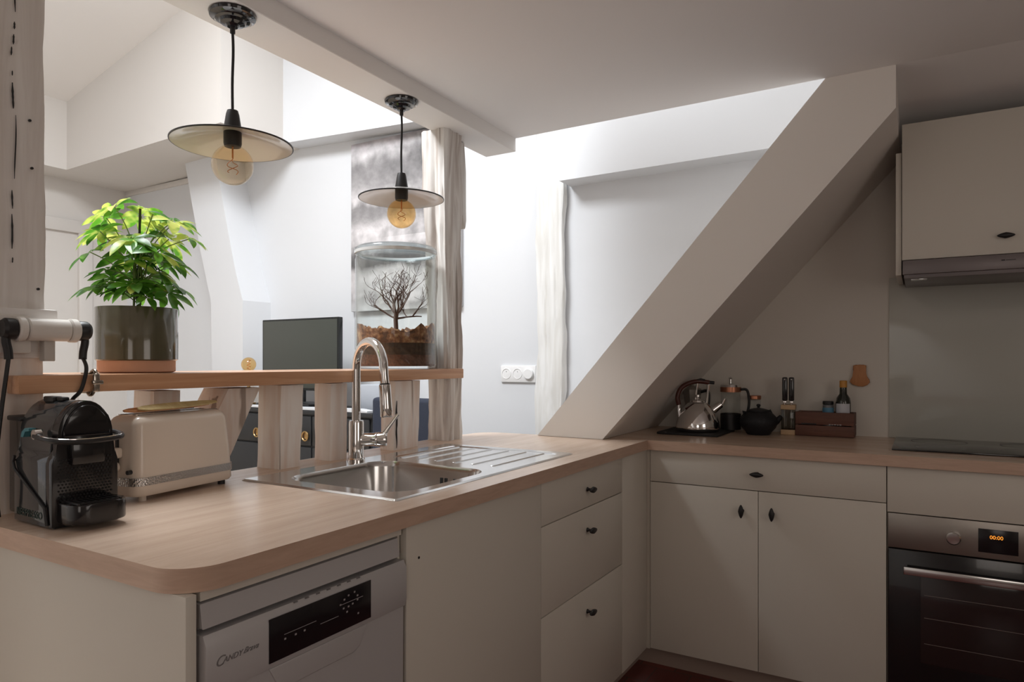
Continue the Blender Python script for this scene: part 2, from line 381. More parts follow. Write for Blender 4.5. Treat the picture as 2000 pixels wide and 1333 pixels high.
def thing(name, label, cat, loc=(0, 0, 0), rz=0, group=None):
    o = bpy.data.objects.new(name, None); COL.objects.link(o); o.location = loc; o.rotation_euler = (0, 0, rz)
    o.empty_display_size = 0.05
    return tag(o, label, cat, group)
def part(parent, name, mat, *calls, angle=35, mats=None, label=None):
    """calls: (function, args...) on one bmesh, in the parent's local frame"""
    bm = B()
    for c_ in calls: c_[0](bm, *c_[1:])
    o = ob(name, bm, mat, parent, angle=angle, mats=mats)
    if label: o['label'] = label
    return o
def parts(parent, name, mat, *calls, angle=35, label=None):
    return [part(parent, name, mat, c_, angle=angle, label=label) for c_ in calls]
def struct(name, bm, mat, label, cat):
    return tag(ob(name, bm, mat, origin=None), label, cat, kind='structure')
def text_mesh(name, body, size, mat, parent, M, extrude=0.0004, shear=0.0, space=1.0):
    cu = bpy.data.curves.new(name, 'FONT'); cu.body = body; cu.size = size; cu.extrude = extrude; cu.shear = shear
    cu.space_character = space; cu.align_x = 'LEFT'
    tmp = bpy.data.objects.new(name + '_tmp', cu); COL.objects.link(tmp)
    bpy.context.view_layer.update()
    me = bpy.data.meshes.new_from_object(tmp.evaluated_get(bpy.context.evaluated_depsgraph_get()))
    bpy.data.objects.remove(tmp)
    me.transform(M); me.name = name; me.materials.clear(); me.materials.append(mat)
    o = bpy.data.objects.new(name, me); COL.objects.link(o); o.parent = parent
    return o
def box1(*a, **k):
    bm = B(); box(bm, *a, **k); return bm
def prism1(*a, **k):
    bm = B(); prism(bm, *a, **k); return bm

# ------------------------------------------------------------------ setting
T = 0.918                       # worktop top
XR, XL, YB, YW = 1.75, -5.67, -1.6, 3.24
struct('floor_living', box1(XL - .1, -1.72, YB - .1, YW + .1, -0.08, 0), LIVFLOOR, 'pale oak floor of the living room, out of view', 'floor')
struct('floor', box1(-1.72, XR + .1, YB - .1, YW + .1, -0.08, 0), FLOOR_M, 'dark red tiled floor', 'floor')
# outer wall of the living side, low kitchen wall in the same line
struct('wall_back', box1(XL - .1, XR + .1, YW, YW + .12, 0, 4.4), OUTER, 'bright white outer wall behind the television and poster', 'wall')
struct('wall_kitchen', prism1([(-1.14, 0), (-1.14, .93), (-.13, 2.05), (-.13, 2.19), (XR, 2.19), (XR, 0)], YW - .006, YW, 'y'), KWALL, 'shaded kitchen wall behind the stove worktop', 'wall')
struct('wall_left', box1(XL - .12, XL, YB, YW, 0, 4.4), WHITE, 'white wall at the far left of the living room', 'wall')
bm = B()
for (a, b_, c2, d_) in ((YB, .20, 0, 4.4), (1.30, YW, 0, 4.4), (.20, 1.30, 0, .95), (.20, 1.30, 2.05, 4.4)): box(bm, XR, XR + .12, a, b_, c2, d_)
struct('wall_right', bm, KWALL, 'kitchen wall to the right with a window, out of view', 'wall')
bm = B()
for (a, b_, c2, d_) in ((.20, 1.30, .95, 1.0), (.20, 1.30, 2.0, 2.05), (.20, .25, 1.0, 2.0), (1.25, 1.30, 1.0, 2.0)): box(bm, XR + .02, XR + .08, a, b_, c2, d_)
struct('window_5', bm, plain('window_frame_white', (.7, .7, .7), .4), 'white framed window in the right kitchen wall', 'window')  # frame added around the right-hand fill light
bm = B()
for a in ((XL, -4.95, 0, 4.4), (-3.25, 0.08, 0, 4.4), (1.02, XR, 0, 4.4)): box(bm, a[0], a[1], YB - .12, YB, a[2], a[3])
for a in ((-4.95, -3.25, 0, .85), (-4.95, -3.25, 2.15, 4.4), (.08, 1.02, 0, .9), (.08, 1.02, 2.0, 4.4)): box(bm, a[0], a[1], YB - .12, YB, a[2], a[3])
struct('wall_front', bm, WHITE, 'wall behind the camera with two windows', 'wall')
for i, (x0, x1, z0, z1) in enumerate(((-4.95, -3.25, .85, 2.15), (.08, 1.02, .9, 2.0))):
    bm = B(); f = .05
    box(bm, x0, x1, YB - .08, YB - .02, z0, z0 + f); box(bm, x0, x1, YB - .08, YB - .02, z1 - f, z1)
    for xx in (x0, (x0 + x1 - f) / 2, x1 - f): box(bm, xx, xx + f, YB - .08, YB - .02, z0, z1)
    struct('window_%d' % (i + 3), bm, DWHITE, 'white framed window behind the camera', 'window')  # frames added around the fill lights behind the camera
# kitchen ceiling: flat part, then the piece sloping down over the hood
struct('ceiling', box1(-1.56, XR, YB, 2.55, 2.20, 2.32), CEIL, 'low flat white kitchen ceiling', 'ceiling')
struct('ceiling_slope', prism1([(2.55, 2.20), (YW, 2.125), (YW, 2.35), (2.55, 2.35)], -0.069, XR, 'x'), CEIL, 'shaded sloping ceiling strip above the extractor cabinet', 'ceiling')
# boxed beam carrying the pendant lamps
bm = B()
v = [(-1.600, YB), (-1.423, YB), (-1.506, 2.55), (-1.659, 2.55)]
prism(bm, v, 2.142, 2.205, 'z', bev=0.002, seg=1)
struct('trim_1', bm, BEAM, 'long white boxed beam along the ceiling edge', 'beam')
struct('wall_upper_partition', prism1([(-1.598, YB), (-1.50, YB), (-1.53, 2.55), (-1.655, 2.55)], 2.205, 4.4, 'z'), WHITE, 'white partition above the beam facing the living room', 'wall')
struct('wall_shaft_near', box1(-1.50, -0.05, 2.43, 2.55, 2.32, 4.4), WHITE, 'near side of the light shaft over the ceiling edge', 'wall')
struct('wall_shaft_right', box1(-0.069, 0.03, 2.55, YW, 2.35, 4.4), WHITE, 'right side of the light shaft', 'wall')
# brace
bm = B()
prism(bm, [(-1.398, T + .001), (-0.279, 2.2), (-0.192, 2.3), (-0.069, 2.3), (-0.069, 2.06), (-1.10, T + .001)], 2.5503, YW - .0065, 'y')
struct('trim_2', bm, BRACE, 'thick white diagonal roof brace rising from the worktop to the ceiling', 'brace')
# upper part of the outer wall stands forward: ledge and header
struct('trim_3', prism1([(-3.615, 2.675), (-1.66, 2.575), (-1.66, 4.4), (-3.615, 4.4)], 3.10, YW, 'y'), OUTER, 'bright upper wall standing forward above the poster, ending in a ledge', 'wall ledge')
struct('trim_4', prism1([(-1.575, 2.15), (0.0, 2.155), (0.0, 4.4), (-1.575, 4.4)], 3.10, YW, 'y'), OUTER, 'bright white header over the recess beside the brace', 'header')
# bulkhead on the left
struct('trim_5', prism1([(-5.40, 2.64), (-3.615, 2.672), (-3.615, 4.4), (-5.40, 4.4)], 2.63, YW, 'y'), WHITE, 'large white boxed bulkhead over the living room corner', 'bulkhead')
struct('trim_6', box1(XL, -5.38, YB, YW, 2.64, 4.4), WHITE, 'white boxed ceiling step along the far left wall', 'bulkhead')
# sloping chimney-like buttress beneath it
bm = B()
def zsc(p): return (p[0] * 3.01 / 2.65, 1.234 + (p[1] - 1.234) * 3.01 / 2.65)
outl = [zsc(p) for p in ((-4.001, 2.518), (-3.922, 2.217), (-3.84, 1.93), (-3.775, 1.72), (-3.735, 1.598), (-3.725, 1.206))]
outr = [zsc(p) for p in ((-3.438, 1.207), (-3.438, 1.594), (-3.503, 1.771), (-3.574, 2.022), (-3.646, 2.302))]
pts = [(-4.58, 2.72)] + outl + [(outl[-1][0], 0), (outr[0][0], 0)] + outr + [(-4.20, 2.72)]
prism(bm, pts, 3.01, YW, 'y')
tag(ob('trim_7', bm, OUTER, angle=6), 'white leaning buttress bending down beside the television', 'buttress', kind='structure')
# living room roof, with the two roof windows
zc = 3.75
bm = B()
for (a, b_, c_, d_) in ((XL, -3.07, YB, YW), (-1.93, -1.50, YB, YW), (-3.07, -1.93, YB, .03), (-3.07, -1.93, 1.57, YW)):
    box(bm, a, b_, c_, d_, zc, zc + .1)
for (a, b_, c_, d_) in ((-1.50, 0, 2.43, 2.60), (-1.50, 0, 3.04, YW), (-.48, 0, 2.60, 3.04)): box(bm, a, b_, c_, d_, 3.40, 3.5)
struct('ceiling_living', bm, WHITE, 'high white ceiling over the living room', 'ceiling')
struct('ceiling_sloped', prism1([(-5.42, 3.13), (-3.10, 3.66), (-3.10, 3.74), (-5.42, 3.74)], YB, 2.63, 'y'), CEIL, 'sloping white ceiling above the left bulkhead', 'ceiling')
for i, (x0, x1, y0, y1, z0) in enumerate(((-3.07, -1.93, .03, 1.57, zc), (-1.82 + .02, -.48, 2.60, 3.04, 3.40))):
    bm = B(); f = .04
    box(bm, x0, x1, y0, y0 + f, z0, z0 + .06); box(bm, x0, x1, y1 - f, y1, z0, z0 + .06)
    box(bm, x0, x0 + f, y0, y1, z0, z0 + .06); box(bm, x1 - f, x1, y0, y1, z0, z0 + .06)
    struct('window_%d' % (i + 1), bm, DWHITE, 'roof window letting daylight in from above', 'window')
# closet door frame on the left wall, picture rail at the back left
bm = B(); box(bm, XL, XL + .03, 1.2, 2.95, 2.235, 2.33, .004); box(bm, XL, XL + .03, 2.85, 2.95, 0, 2.235, .004)
struct('door_1', bm, WHITE, 'white door casing on the far left wall', 'door frame')
struct('trim_8', box1(-5.66, -4.2, YW - .02, YW, 2.60, 2.64, .003), WHITE, 'thin white moulding on the back wall under the bulkhead', 'moulding')

# ------------------------------------------------------------------ rough timbers in the setting
bm = B(); timber(bm, (0, 0, 1.345), (0, 0, 2.6), -1.80, -1.62, 0.53, 0.752, 3, 0.006, 40, 9, 0.3)
t_ = thing('timber_post', 'tall whitewashed rough timber post at the left edge, cracked, with nail holes', 'post', (0, 0, 0))
ob('shaft', bm, TIMBERD, t_)
parts(t_, 'nail_hole', BLACKM, *[(cyl, 0.0028, 0, .004, (-1.618, y, z), 10, 'x') for (y, z) in ((0.717, 1.743), (0.721, 1.643), (0.733, 1.388))])
def crack(bm, pts, r_):
    n_ = len(pts); tube(bm, pts, r_, 6, [max(.0004, r_ * math.sin(PI * (k + .5) / n_) ** .5 * random.uniform(.7, 1.1)) for k in range(n_)])
for (px_, y0_, y1_, r_) in ((26, -60, 28, .0022), (24, 48, 63, .0022), (23, 74, 94, .0024), (20, 100, 117, .0022), (23, 147, 157, .0016), (23, 171, 222, .0027), (27, 234, 362, .0016), (22, 385, 422, .0020), (20, 433, 502, .0024), (22, 519, 530, .0015)):
    pts_ = []
    for k in range(10):
        yy = y0_ + (y1_ - y0_) * k / 9; xx = px_ + 1.5 * math.sin(yy * .03)
        pts_.append((-1.6135, .687 + (xx - 25) * .00097, 1.573 + (400 - yy) * .00104))
    bm = B(); crack(bm, pts_, r_); bmesh.ops.transform(bm, matrix=Matrix.Translation((-1.6135, 0, 0)) @ Matrix.Diagonal((.8, 1, 1, 1)) @ Matrix.Translation((1.6135, 0, 0)), verts=bm.verts)
    ob('crack', bm, BLACKM, t_)
part(t_, 'collar', BEAM, (box, -1.81, -1.607, .52, .768, 1.322, 1.345, .004), (box, -1.80, -1.615, .52, .752, 1.240, 1.322, .003))
bm = B(); timber(bm, (0, 0, T), (0, 0, 1.241), -1.80, -1.62, .52, .748, 8, .003, 14, 6); ob('lower_shaft', bm, TIMBER, t_)
part(t_, 'foot', TIMBER, (box, -1.80, -1.703, .52, .618, 0, T - .0005, .003))
part(t_, 'nail_hole', BLACKM, (cyl, .003, 0, .004, (-1.618, .70, 1.20), 10, 'x'))

t_ = thing('timber_post', 'tall gnarled whitewashed timber post rising from the worktop end to the beam', 'post')
bm = B(); timber(bm, (0, 0, T), (0.01, -0.050, 2.143), -1.705, -1.60, 2.190, 2.302, 11, 0.009, 44, 12, 1.7); ob('shaft', bm, TIMBERG, t_)
bm = B(); prism(bm, [(2.20, 2.141), (2.335, 2.141), (2.345, 2.02), (2.350, 1.82), (2.342, 1.785), (2.318, 1.83), (2.288, 1.93), (2.24, 2.02)], -1.70, -1.625, 'x', .004, 2)
ob('wedge_brace', bm, TIMBERG, t_)
# timber embedded in the outer wall
bm = B(); timber(bm, (0, 0, 0), (0.0, 0, 2.57), -1.755, -1.60, 3.185, 3.232, 21, 0.012, 50, 9, 0.9)
tag(ob('timber_post', bm, TIMBERW), 'white limed timber set in the outer wall right of the socket plate', 'post')
# balusters between worktop and bar shelf
posts = (('A', -1.68, 1.028, 1.108, -1.775, 0.0, 'short timber stub under the bar shelf behind the toaster'),
         ('B', -1.66, 1.175, 1.290, -1.77, 0.11, 'leaning timber strut under the bar shelf, right of the toaster'),
         ('C', -1.60, 1.361, 1.448, -1.705, 0.0, 'whitewashed timber baluster just left of the tap, beside the leaning strut'),
         ('D', -1.60, 1.558, 1.637, -1.675, 0.0, 'whitewashed timber baluster directly behind the tap'),
         ('E', -1.60, 1.864, 2.010, -1.665, 0.0, 'split timber baluster right of the tap spout with a dark crack'))
for i, (nm, x1, y0, y1, x0, lean, lab) in enumerate(posts):
    bm = B(); dy = {'A': 0, 'B': .115, 'C': .01, 'D': .005, 'E': .01}[nm]
    top = 1.163 if nm not in 'AB' else 1.157
    timber(bm, (0, -dy / 2 - (0.02 if nm == 'B' else 0), T), (0, dy / 2, top), x0, x1, y0, y1, 30 + i * 3, .0035, 14, 5)
    tt = thing('timber_baluster', lab, 'baluster', (0, 0, 0), group=None)
    ob('strut', bm, TIMBER, tt)
    if nm == 'E':
        bm = B(); crack(bm, [(-1.5975, 1.874 + .0012 * math.sin(k), .925 + k * .012) for k in range(15)], .0035)
        ob('crack', bm, BLACKM, tt)
struct('trim_9', box1(-1.80, -1.702, .622, 2.33, 0, .900, .002), WHITE, 'low white plinth wall behind the peninsula carrying the balusters', 'low wall')
# bar shelf
sh = [(-1.55, .668), (-1.55, 2.219), (-1.588, 2.219), (-1.588, 2.16), (-1.87, 2.16), (-1.87, .775), (-1.598, .775), (-1.598, .668)]
bm = B(); prism(bm, sh, 1.167, 1.205, 'z', bev=0.003)
tag(ob('bar_shelf', bm, SHELFM), 'long varnished wooden bar shelf on the timber balusters', 'shelf')

# ------------------------------------------------------------------ peninsula
# worktop with cut-out for the sink: built as strips so the bowl can sink in
SX0, SX1, SY0, SY1 = -1.545, -1.012, 1.185, 2.100     # sink outline
def worktop_peninsula():
    bm = B()
    out = rrect(-1.70, -0.937, 0.617, 2.62, [0, 0.10, 0, 0.075], 10)
    hole = rrect(SX0 + .012, SX1 - .012, SY0 + .012, SY1 - .012, .01, 3)
    return out, hole
out, hole = worktop_peninsula()
def ring_prism(bm, out, hole, z0, z1):
    for z, flip in ((z1, False), (z0, True)):
        vo = loop(bm, [(x, y, z) for x, y in out]); vh = loop(bm, [(x, y, z) for x, y in hole])
        es = [bm.edges.new((vo[i], vo[(i + 1) % len(vo)])) for i in range(len(vo))] + [bm.edges.new((vh[i], vh[(i + 1) % len(vh)])) for i in range(len(vh))]
        bmesh.ops.triangle_fill(bm, edges=es, use_beauty=True)
        if z == z1: top = (vo, vh)
        else:
            for a, b_ in zip(top, (vo, vh)):
                for i in range(len(a)):
                    j = (i + 1) % len(a); bm.faces.new((a[i], a[j], b_[j], b_[i]))
# far end rounded corner at the living side, inner corner meets the stove run
out = []
out += [(-0.937, 2.62)]
out += [(-1.585 + .10 * math.cos(math.radians(a)) - 0.0, 2.475 + .095 * math.sin(math.radians(a))) for a in range(90, 181, 9)]
out += [(-1.70, 2.32)]
out += [(-1.70, 0.617)]
out += [(-1.012 + .075 * math.cos(math.radians(a)), 0.692 + .075 * math.sin(math.radians(a))) for a in range(270, 361, 9)]
out = [(x, y) for x, y in out]
bm = B(); ring_prism(bm, out, hole, 0.88, T)
for f_ in bm.faces: f_.normal_update(); f_.material_index = 0 if abs(f_.normal.z) > .5 else 1
tag(ob('worktop', bm, WORKY, mats=[WORKY, EDGEM]), 'oak laminate worktop of the peninsula with rounded corner, holding the sink', 'worktop')
# stove run
bm = B(); prism(bm, [(-0.935, 2.622), (XR, 2.622), (XR, YW), (-1.42, YW), (-1.42, 2.622)], 0.88, T, 'z', bev=0.0015, seg=1)
for f_ in bm.faces: f_.normal_update(); f_.material_index = 0 if abs(f_.normal.z) > .8 else 1
tag(ob('worktop', bm, WORKX, mats=[WORKX, EDGEM]), 'oak laminate worktop of the stove run carrying kettle and hob', 'worktop')

def knob(parent, loc, direction, vertical=False, rot=0.0):
    """black oval cabinet knob: round foot, stem, lens-shaped grip"""
    d = Vector(direction).normalized(); bm = B()
    lathe(bm, [(0, 0), (.0075, 0), (.0075, .002), (.0045, .006), (.004, .016), (.0045, .018)], seg=14)
    q = bmesh.ops.create_uvsphere(bm, u_segments=20, v_segments=10, radius=1)
    M = Matrix.Translation((0, 0, .0225)) @ Matrix.Rotation(0 if not vertical else PI / 2, 4, 'Z') @ Matrix.Diagonal((.0255, .0105, .008, 1))
    for v_ in q['verts']:
        v_.co.y *= (1 - 0.35 * abs(v_.co.x)); 
    bmesh.ops.transform(bm, matrix=M, verts=q['verts'])
    X_ = Vector((0, 0, 1)).cross(d)
    R = Matrix((X_, Vector((0, 0, 1)), d)).transposed().to_4x4()      # local x -> horizontal, y -> up, z -> outwards
    bmesh.ops.transform(bm, matrix=Matrix.Translation(loc) @ R, verts=bm.verts)
    return ob('knob', bm, BLACKM, parent)
FX = -0.945      # front plane of the peninsula units
# end panel
c_ = thing('end_panel', 'cream end panel closing the near end of the peninsula', 'panel', (0, 0, 0))
part(c_, 'panel', CAB, (box, -1.70, FX, .628, .646, 0, .879, .001))
# dishwasher
d = thing('dishwasher', 'white dishwasher with dark control panel under the worktop', 'dishwasher')
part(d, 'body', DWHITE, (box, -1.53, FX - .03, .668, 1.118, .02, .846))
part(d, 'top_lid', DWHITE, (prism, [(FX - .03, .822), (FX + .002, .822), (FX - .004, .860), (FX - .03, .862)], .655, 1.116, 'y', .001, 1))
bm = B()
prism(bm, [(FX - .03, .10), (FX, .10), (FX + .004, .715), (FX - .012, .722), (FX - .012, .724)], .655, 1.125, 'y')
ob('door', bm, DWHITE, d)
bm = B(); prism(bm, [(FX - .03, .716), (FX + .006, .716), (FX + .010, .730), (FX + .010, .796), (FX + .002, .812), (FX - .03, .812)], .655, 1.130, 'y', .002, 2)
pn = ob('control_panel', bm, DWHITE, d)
part(d, 'display', DARKPANEL, (box, FX + .0095, FX + .0115, .772, 1.018, .727, .801, .0004))
# recessed grip below the panel
part(d, 'handle_recess', DWHITE, (prism, [(.776, .7155), (.796, .678), (.812, .671), (.975, .671), (.992, .678), (1.012, .7155)], FX - .002, FX + .0065, 'x', .0025, 3))
MY = Matrix(((0, 0, 1, 0), (1, 0, 0, 0), (0, 1, 0, 0), (0, 0, 0, 1)))      # text plane: x -> +Y, y -> +Z, facing +X
text_mesh('brand_mark', 'C', .022, INK, d, Matrix.Translation((FX + .0105, .670, .760)) @ MY, shear=.35)
text_mesh('brand_mark', 'ANDY', .0125, INK, d, Matrix.Translation((FX + .0105, .684, .7625)) @ MY, shear=.35)
text_mesh('script_mark', 'Brava', .013, INK, d, Matrix.Translation((FX + .0105, .721, .7635)) @ MY, shear=.6)
bm = B()
for (y, z) in [(a_ - .012, b_) for a_, b_ in ((.815, .757), (.838, .757), (.858, .757), (.945, .775), (.955, .782), (.966, .787), (.982, .789), (.99, .780), (.99, .772), (.953, .766), (.966, .766), (.977, .768), (.962, .757), (.992, .745))]:
    box(bm, FX + .0112, FX + .0118, y, y + .004, z, z + .0032)
for (y0, y1, z) in ((.803, .875, .766), (.885, .930, .757), (.935, .995, .7755)): box(bm, FX + .0112, FX + .0118, y0, y1, z, z + .0009)
ob('symbols', bm, PRINTW, d)
bm = B()
for k in range(7): box(bm, FX + .0035, FX + .0055, .83 + k * .026, .838 + k * .026, .8105, .8125)
ob('vent_mark', bm, INK, d)
# filler strip above dishwasher (dark gap with rail)
part(d, 'top_rail', CAB, (box, FX - .02, FX - .004, .655, 1.128, .8645, .879))
# blank panel
c_ = thing('blank_panel', 'plain cream front panel between dishwasher and drawers, one small hole', 'panel')
part(c_, 'panel', CAB, (box, FX - .018, FX, 1.140, 1.744, .08, .878, .001))
part(c_, 'side_board', CAB, (box, -1.53, FX - .018, 1.1315, 1.1395, .081, .878, .0005))
part(c_, 'screw_hole', BLACKM, (cyl, .003, 0, .0012, (FX, 1.182, .803), 10, 'x'))
# drawer unit
c_ = thing('drawer_unit', 'cream drawer unit with three drawers and black oval knobs', 'drawer cabinet')
part(c_, 'carcass', CABEDGE, (box, -1.53, FX - .020, 1.750, 2.368, .08, .878))
for (z0, z1, kz) in ((.7525, .878, .811), (.4875, .7495, .677), (.082, .4845, .408)):
    dr = part(c_, 'drawer', CAB, (box, FX - .018, FX, 1.747, 2.372, z0, z1, .001))
    knob(dr, (FX, 2.065, kz), (1, 0, 0))
c_ = thing('corner_filler', 'narrow cream filler strip in the inner corner of the units', 'panel')
part(c_, 'panel', CAB, (box, FX - .018, FX, 2.375, 2.636, .08, .878, .001))
part(c_, 'return_strip', CABEDGE, (box, -.962, -.9335, 2.639, 2.655, .08, .878))
bm = B(); prism(bm, [(-1.0, 1.15), (-1.0, 2.695), (XR, 2.695), (XR, 2.71), (-1.015, 2.71), (-1.015, 1.15)], 0, .079, 'z')
tag(ob('plinth', bm, PLINTH), 'brown plinth board running under the cabinets', 'plinth')

# ------------------------------------------------------------------ stove run units
FY = 2.642
c_ = thing('base_cabinet', 'cream base cabinet with one wide drawer above two doors', 'cabinet')
part(c_, 'carcass', CABEDGE, (box, -.930, -.102, FY + .019, YW - .04, .08, .879))
dr = part(c_, 'drawer', CAB, (box, -.932, -.100, FY, FY + .018, .7535, .8775, .001)); knob(dr, (-.519, FY, .815), (0, -1, 0))
for (x0, x1, kx) in ((-.932, -.5175, -.574), (-.5155, -.100, -.466)):
    do = part(c_, 'door', CAB, (box, x0, x1, FY, FY + .018, .082, .7505, .001)); knob(do, (kx, FY, .674), (0, -1, 0), vertical=True)
c_ = thing('oven_housing', 'cream oven housing with blank strip above the built-in oven', 'cabinet')
part(c_, 'top_panel', CAB, (box, -.097, .52, FY, FY + .018, .724, .8775, .001))
parts(c_, 'side_board', CABEDGE, (box, -.099, -.081, FY + .019, YW - .04, .08, .879), (box, .50, .52, FY + .019, YW - .04, .08, .879))
part(c_, 'lower_panel', CAB, (box, -.097, .52, FY, FY + .018, .082, .120, .001))
tag(ob('base_cabinet', box1(.524, XR - .01, FY, YW - .04, .08, .878, .001), CAB), 'cream base cabinet right of the oven, out of frame', 'cabinet')
o_ = thing('oven', 'built-in oven with steel control strip, bar handle and dark glass door', 'oven')
part(o_, 'body', BLACKM, (box, -.078, .497, FY + .02, YW - .08, .125, .71))
part(o_, 'control_strip', STEELD, (box, -.095, .515, FY - .002, FY + .02, .606, .7215, .0015))
dr = part(o_, 'door', BLACKP, (box, -.095, .515, FY - .006, FY + .02, .122, .603, .003))
part(dr, 'window', plain('smoked_glass', (0.030, 0.018, 0.018), 0.08), (box, .0, .42, FY - .0072, FY - .0055, .235, .522, .0004))
bm = B()
for z in (.30, .385, .46): box(bm, .01, .41, FY - .0077, FY - .007, z, z + .0016)
ob('rack_lines', bm, STEELD, dr)
bm = B(); box(bm, -.049, .47, FY - .045, FY - .033, .530, .556, .003)
for x in (-.02, .44): box(bm, x, x + .02, FY - .034, FY - .004, .536, .550, .001)
ob('handle', bm, STEEL, dr)
kn = B(); lathe(kn, [(0, 0), (.021, 0), (.0205, .014), (.017, .018), (.0, .019)], (.091, FY - .002, .660), 28, Vector((0, -1, 0))); ob('knob', kn, STEEL, o_)
part(o_, 'display', DARKPANEL, (box, .158, .262, FY - .0035, FY - .0015, .625, .700, .0004))
MX = Matrix(((1, 0, 0, 0), (0, 0, -1, 0), (0, 1, 0, 0), (0, 0, 0, 1)))     # text plane facing -Y
text_mesh('clock_digits', '00:00', .016, DIGITS, o_, Matrix.Translation((.188, FY - .004, .670)) @ MX)
# hob
h_ = thing('hob', 'black glass hob set in the stove worktop', 'hob', (0, 0, T))
part(h_, 'glass', HOBM, (box, -.088, .50, 2.775, 3.215, 0.0005, .0065, .0015))
bm = B()
for (x, y, r_) in ((.06, 2.89, .075), (.06, 3.10, .09), (.33, 2.89, .09), (.33, 3.10, .075)):
    lathe(bm, [(r_, .0066), (r_ + .0015, .0068), (r_ + .003, .0066)], (x, y, 0), 40)
ob('zone_marking', bm, INK, h_)
# splashback
tag(ob('splashback', box1(-.112, XR - .01, YW - .0125, YW - .0065, T + .001, 1.577, .0008), GLASSPANEL), 'grey-green glass splashback panel behind the hob', 'splashback')
# extractor wall cabinet
hc = thing('wall_cabinet', 'cream wall cabinet with flap door above the extractor hood', 'cabinet')
part(hc, 'side_panel', CAB, (box, -.078, -.060, 2.872, YW - .014, 1.548, 1.995, .001))
part(hc, 'carcass', CABEDGE, (box, -.056, .53, 2.880, YW - .014, 1.60, 2.094))
do = part(hc, 'door', CAB, (box, -.058, .53, 2.860, 2.878, 1.601, 2.094, .001)); knob(do, (.248, 2.860, 1.660), (0, -1, 0))
hd = thing('extractor_hood', 'grey slim extractor hood under the wall cabinet', 'extractor hood')
part(hd, 'front_strip', HOODM, (box, -.056, .53, 2.852, 2.872, 1.548, 1.598, .001))
part(hd, 'body', HOODM, (box, -.052, .53, 2.872, YW - .014, 1.535, 1.598, .001))
part(hd, 'light_cover', STEEL, (box, -.03, .02, 2.90, 2.96, 1.5325, 1.536, .0005))
part(hd, 'mark', BLACKM, (box, .236, .246, 2.8512, 2.8522, 1.576, 1.580), (box, .248, .276, 2.8512, 2.8522, 1.577, 1.579))

# ------------------------------------------------------------------ sink and tap
s_ = thing('kitchen_sink', 'stainless steel inset sink with bowl on the left and ribbed drainer', 'sink', (0, 0, T))
RZ = .0045
bowl = rrect(-1.465, -1.048, 1.240, 1.645, .080, 8)
drain = rrect(-1.480, -1.045, 1.700, 2.060, .03, 6)
bm = B()
outer = rrect(SX0, SX1, SY0, SY1, .006, 3)
vo = loop(bm, [(x, y, 0.0006) for x, y in outer]); vt = loop(bm, [(x, y, RZ) for x, y in rrect(SX0 + .005, SX1 - .005, SY0 + .005, SY1 - .005, .006, 3)])
for i in range(len(vo)): bm.faces.new((vo[i], vo[(i + 1) % len(vo)], vt[(i + 1) % len(vo)], vt[i]))
vb = loop(bm, [(x, y, RZ) for x, y in bowl]); vd = loop(bm, [(x, y, RZ) for x, y in drain])
es = [bm.edges.get((a[i], a[(i + 1) % len(a)])) or bm.edges.new((a[i], a[(i + 1) % len(a)])) for a in (vt, vb, vd) for i in range(len(a))]
bmesh.ops.triangle_fill(bm, edges=es, use_beauty=True)
ob('rim', bm, STEEL, s_, angle=25)
bm = B()   # bowl
def inset_loop(x0, x1, y0, y1, r_, z): return loop(bm, [(x, y, z) for x, y in rrect(x0, x1, y0, y1, r_, 8)])
ls = [inset_loop(-1.465, -1.048, 1.240, 1.645, .080, RZ), inset_loop(-1.461, -1.052, 1.244, 1.641, .077, -.002), inset_loop(-1.458, -1.055, 1.247, 1.638, .075, -.012),
      inset_loop(-1.450, -1.063, 1.255, 1.630, .072, -.135), inset_loop(-1.440, -1.073, 1.265, 1.620, .066, -.152), inset_loop(-1.415, -1.10, 1.290, 1.595, .05, -.160)]
for a, b_ in zip(ls, ls[1:]):
    for i in range(len(a)): bm.faces.new((a[i], a[(i + 1) % len(a)], b_[(i + 1) % len(a)], b_[i]))
bm.faces.new(ls[-1])
bw = ob('bowl', bm, STEEL, s_, angle=50)
parts(bw, 'overflow_slot', BLACKM, *[(box, -1.225 + k * .016, -1.219 + k * .016, 1.6325, 1.6385, -.055, -.030) for k in (0, 1, 3, 4)])
part(bw, 'waste_outlet', CHROME, (lathe, [(.0, -.158), (.030, -.158), (.038, -.1585), (.040, -.160)], (-1.242, 1.447, 0), 24))
bm = B()   # drainer tray with low ribs
box(bm, -1.480, -1.045, 1.700, 2.060, 0.0005, .0018)
for k in range(6):
    x = -1.447 + k * .070
    prism(bm, [(x - .006, .0012), (x - .0025, .0046), (x + .0025, .0046), (x + .006, .0012)], 1.716, 2.042, 'y', .0008, 1)
vb = loop(bm, [(x, y, RZ) for x, y in drain]); vd = loop(bm, [(x, y, .0017) for x, y in rrect(-1.474, -1.051, 1.706, 2.054, .026, 6)])
for i in range(len(vb)): bm.faces.new((vb[i], vb[(i + 1) % len(vb)], vd[(i + 1) % len(vb)], vd[i]))
ob('drainer', bm, STEEL, s_, angle=25)

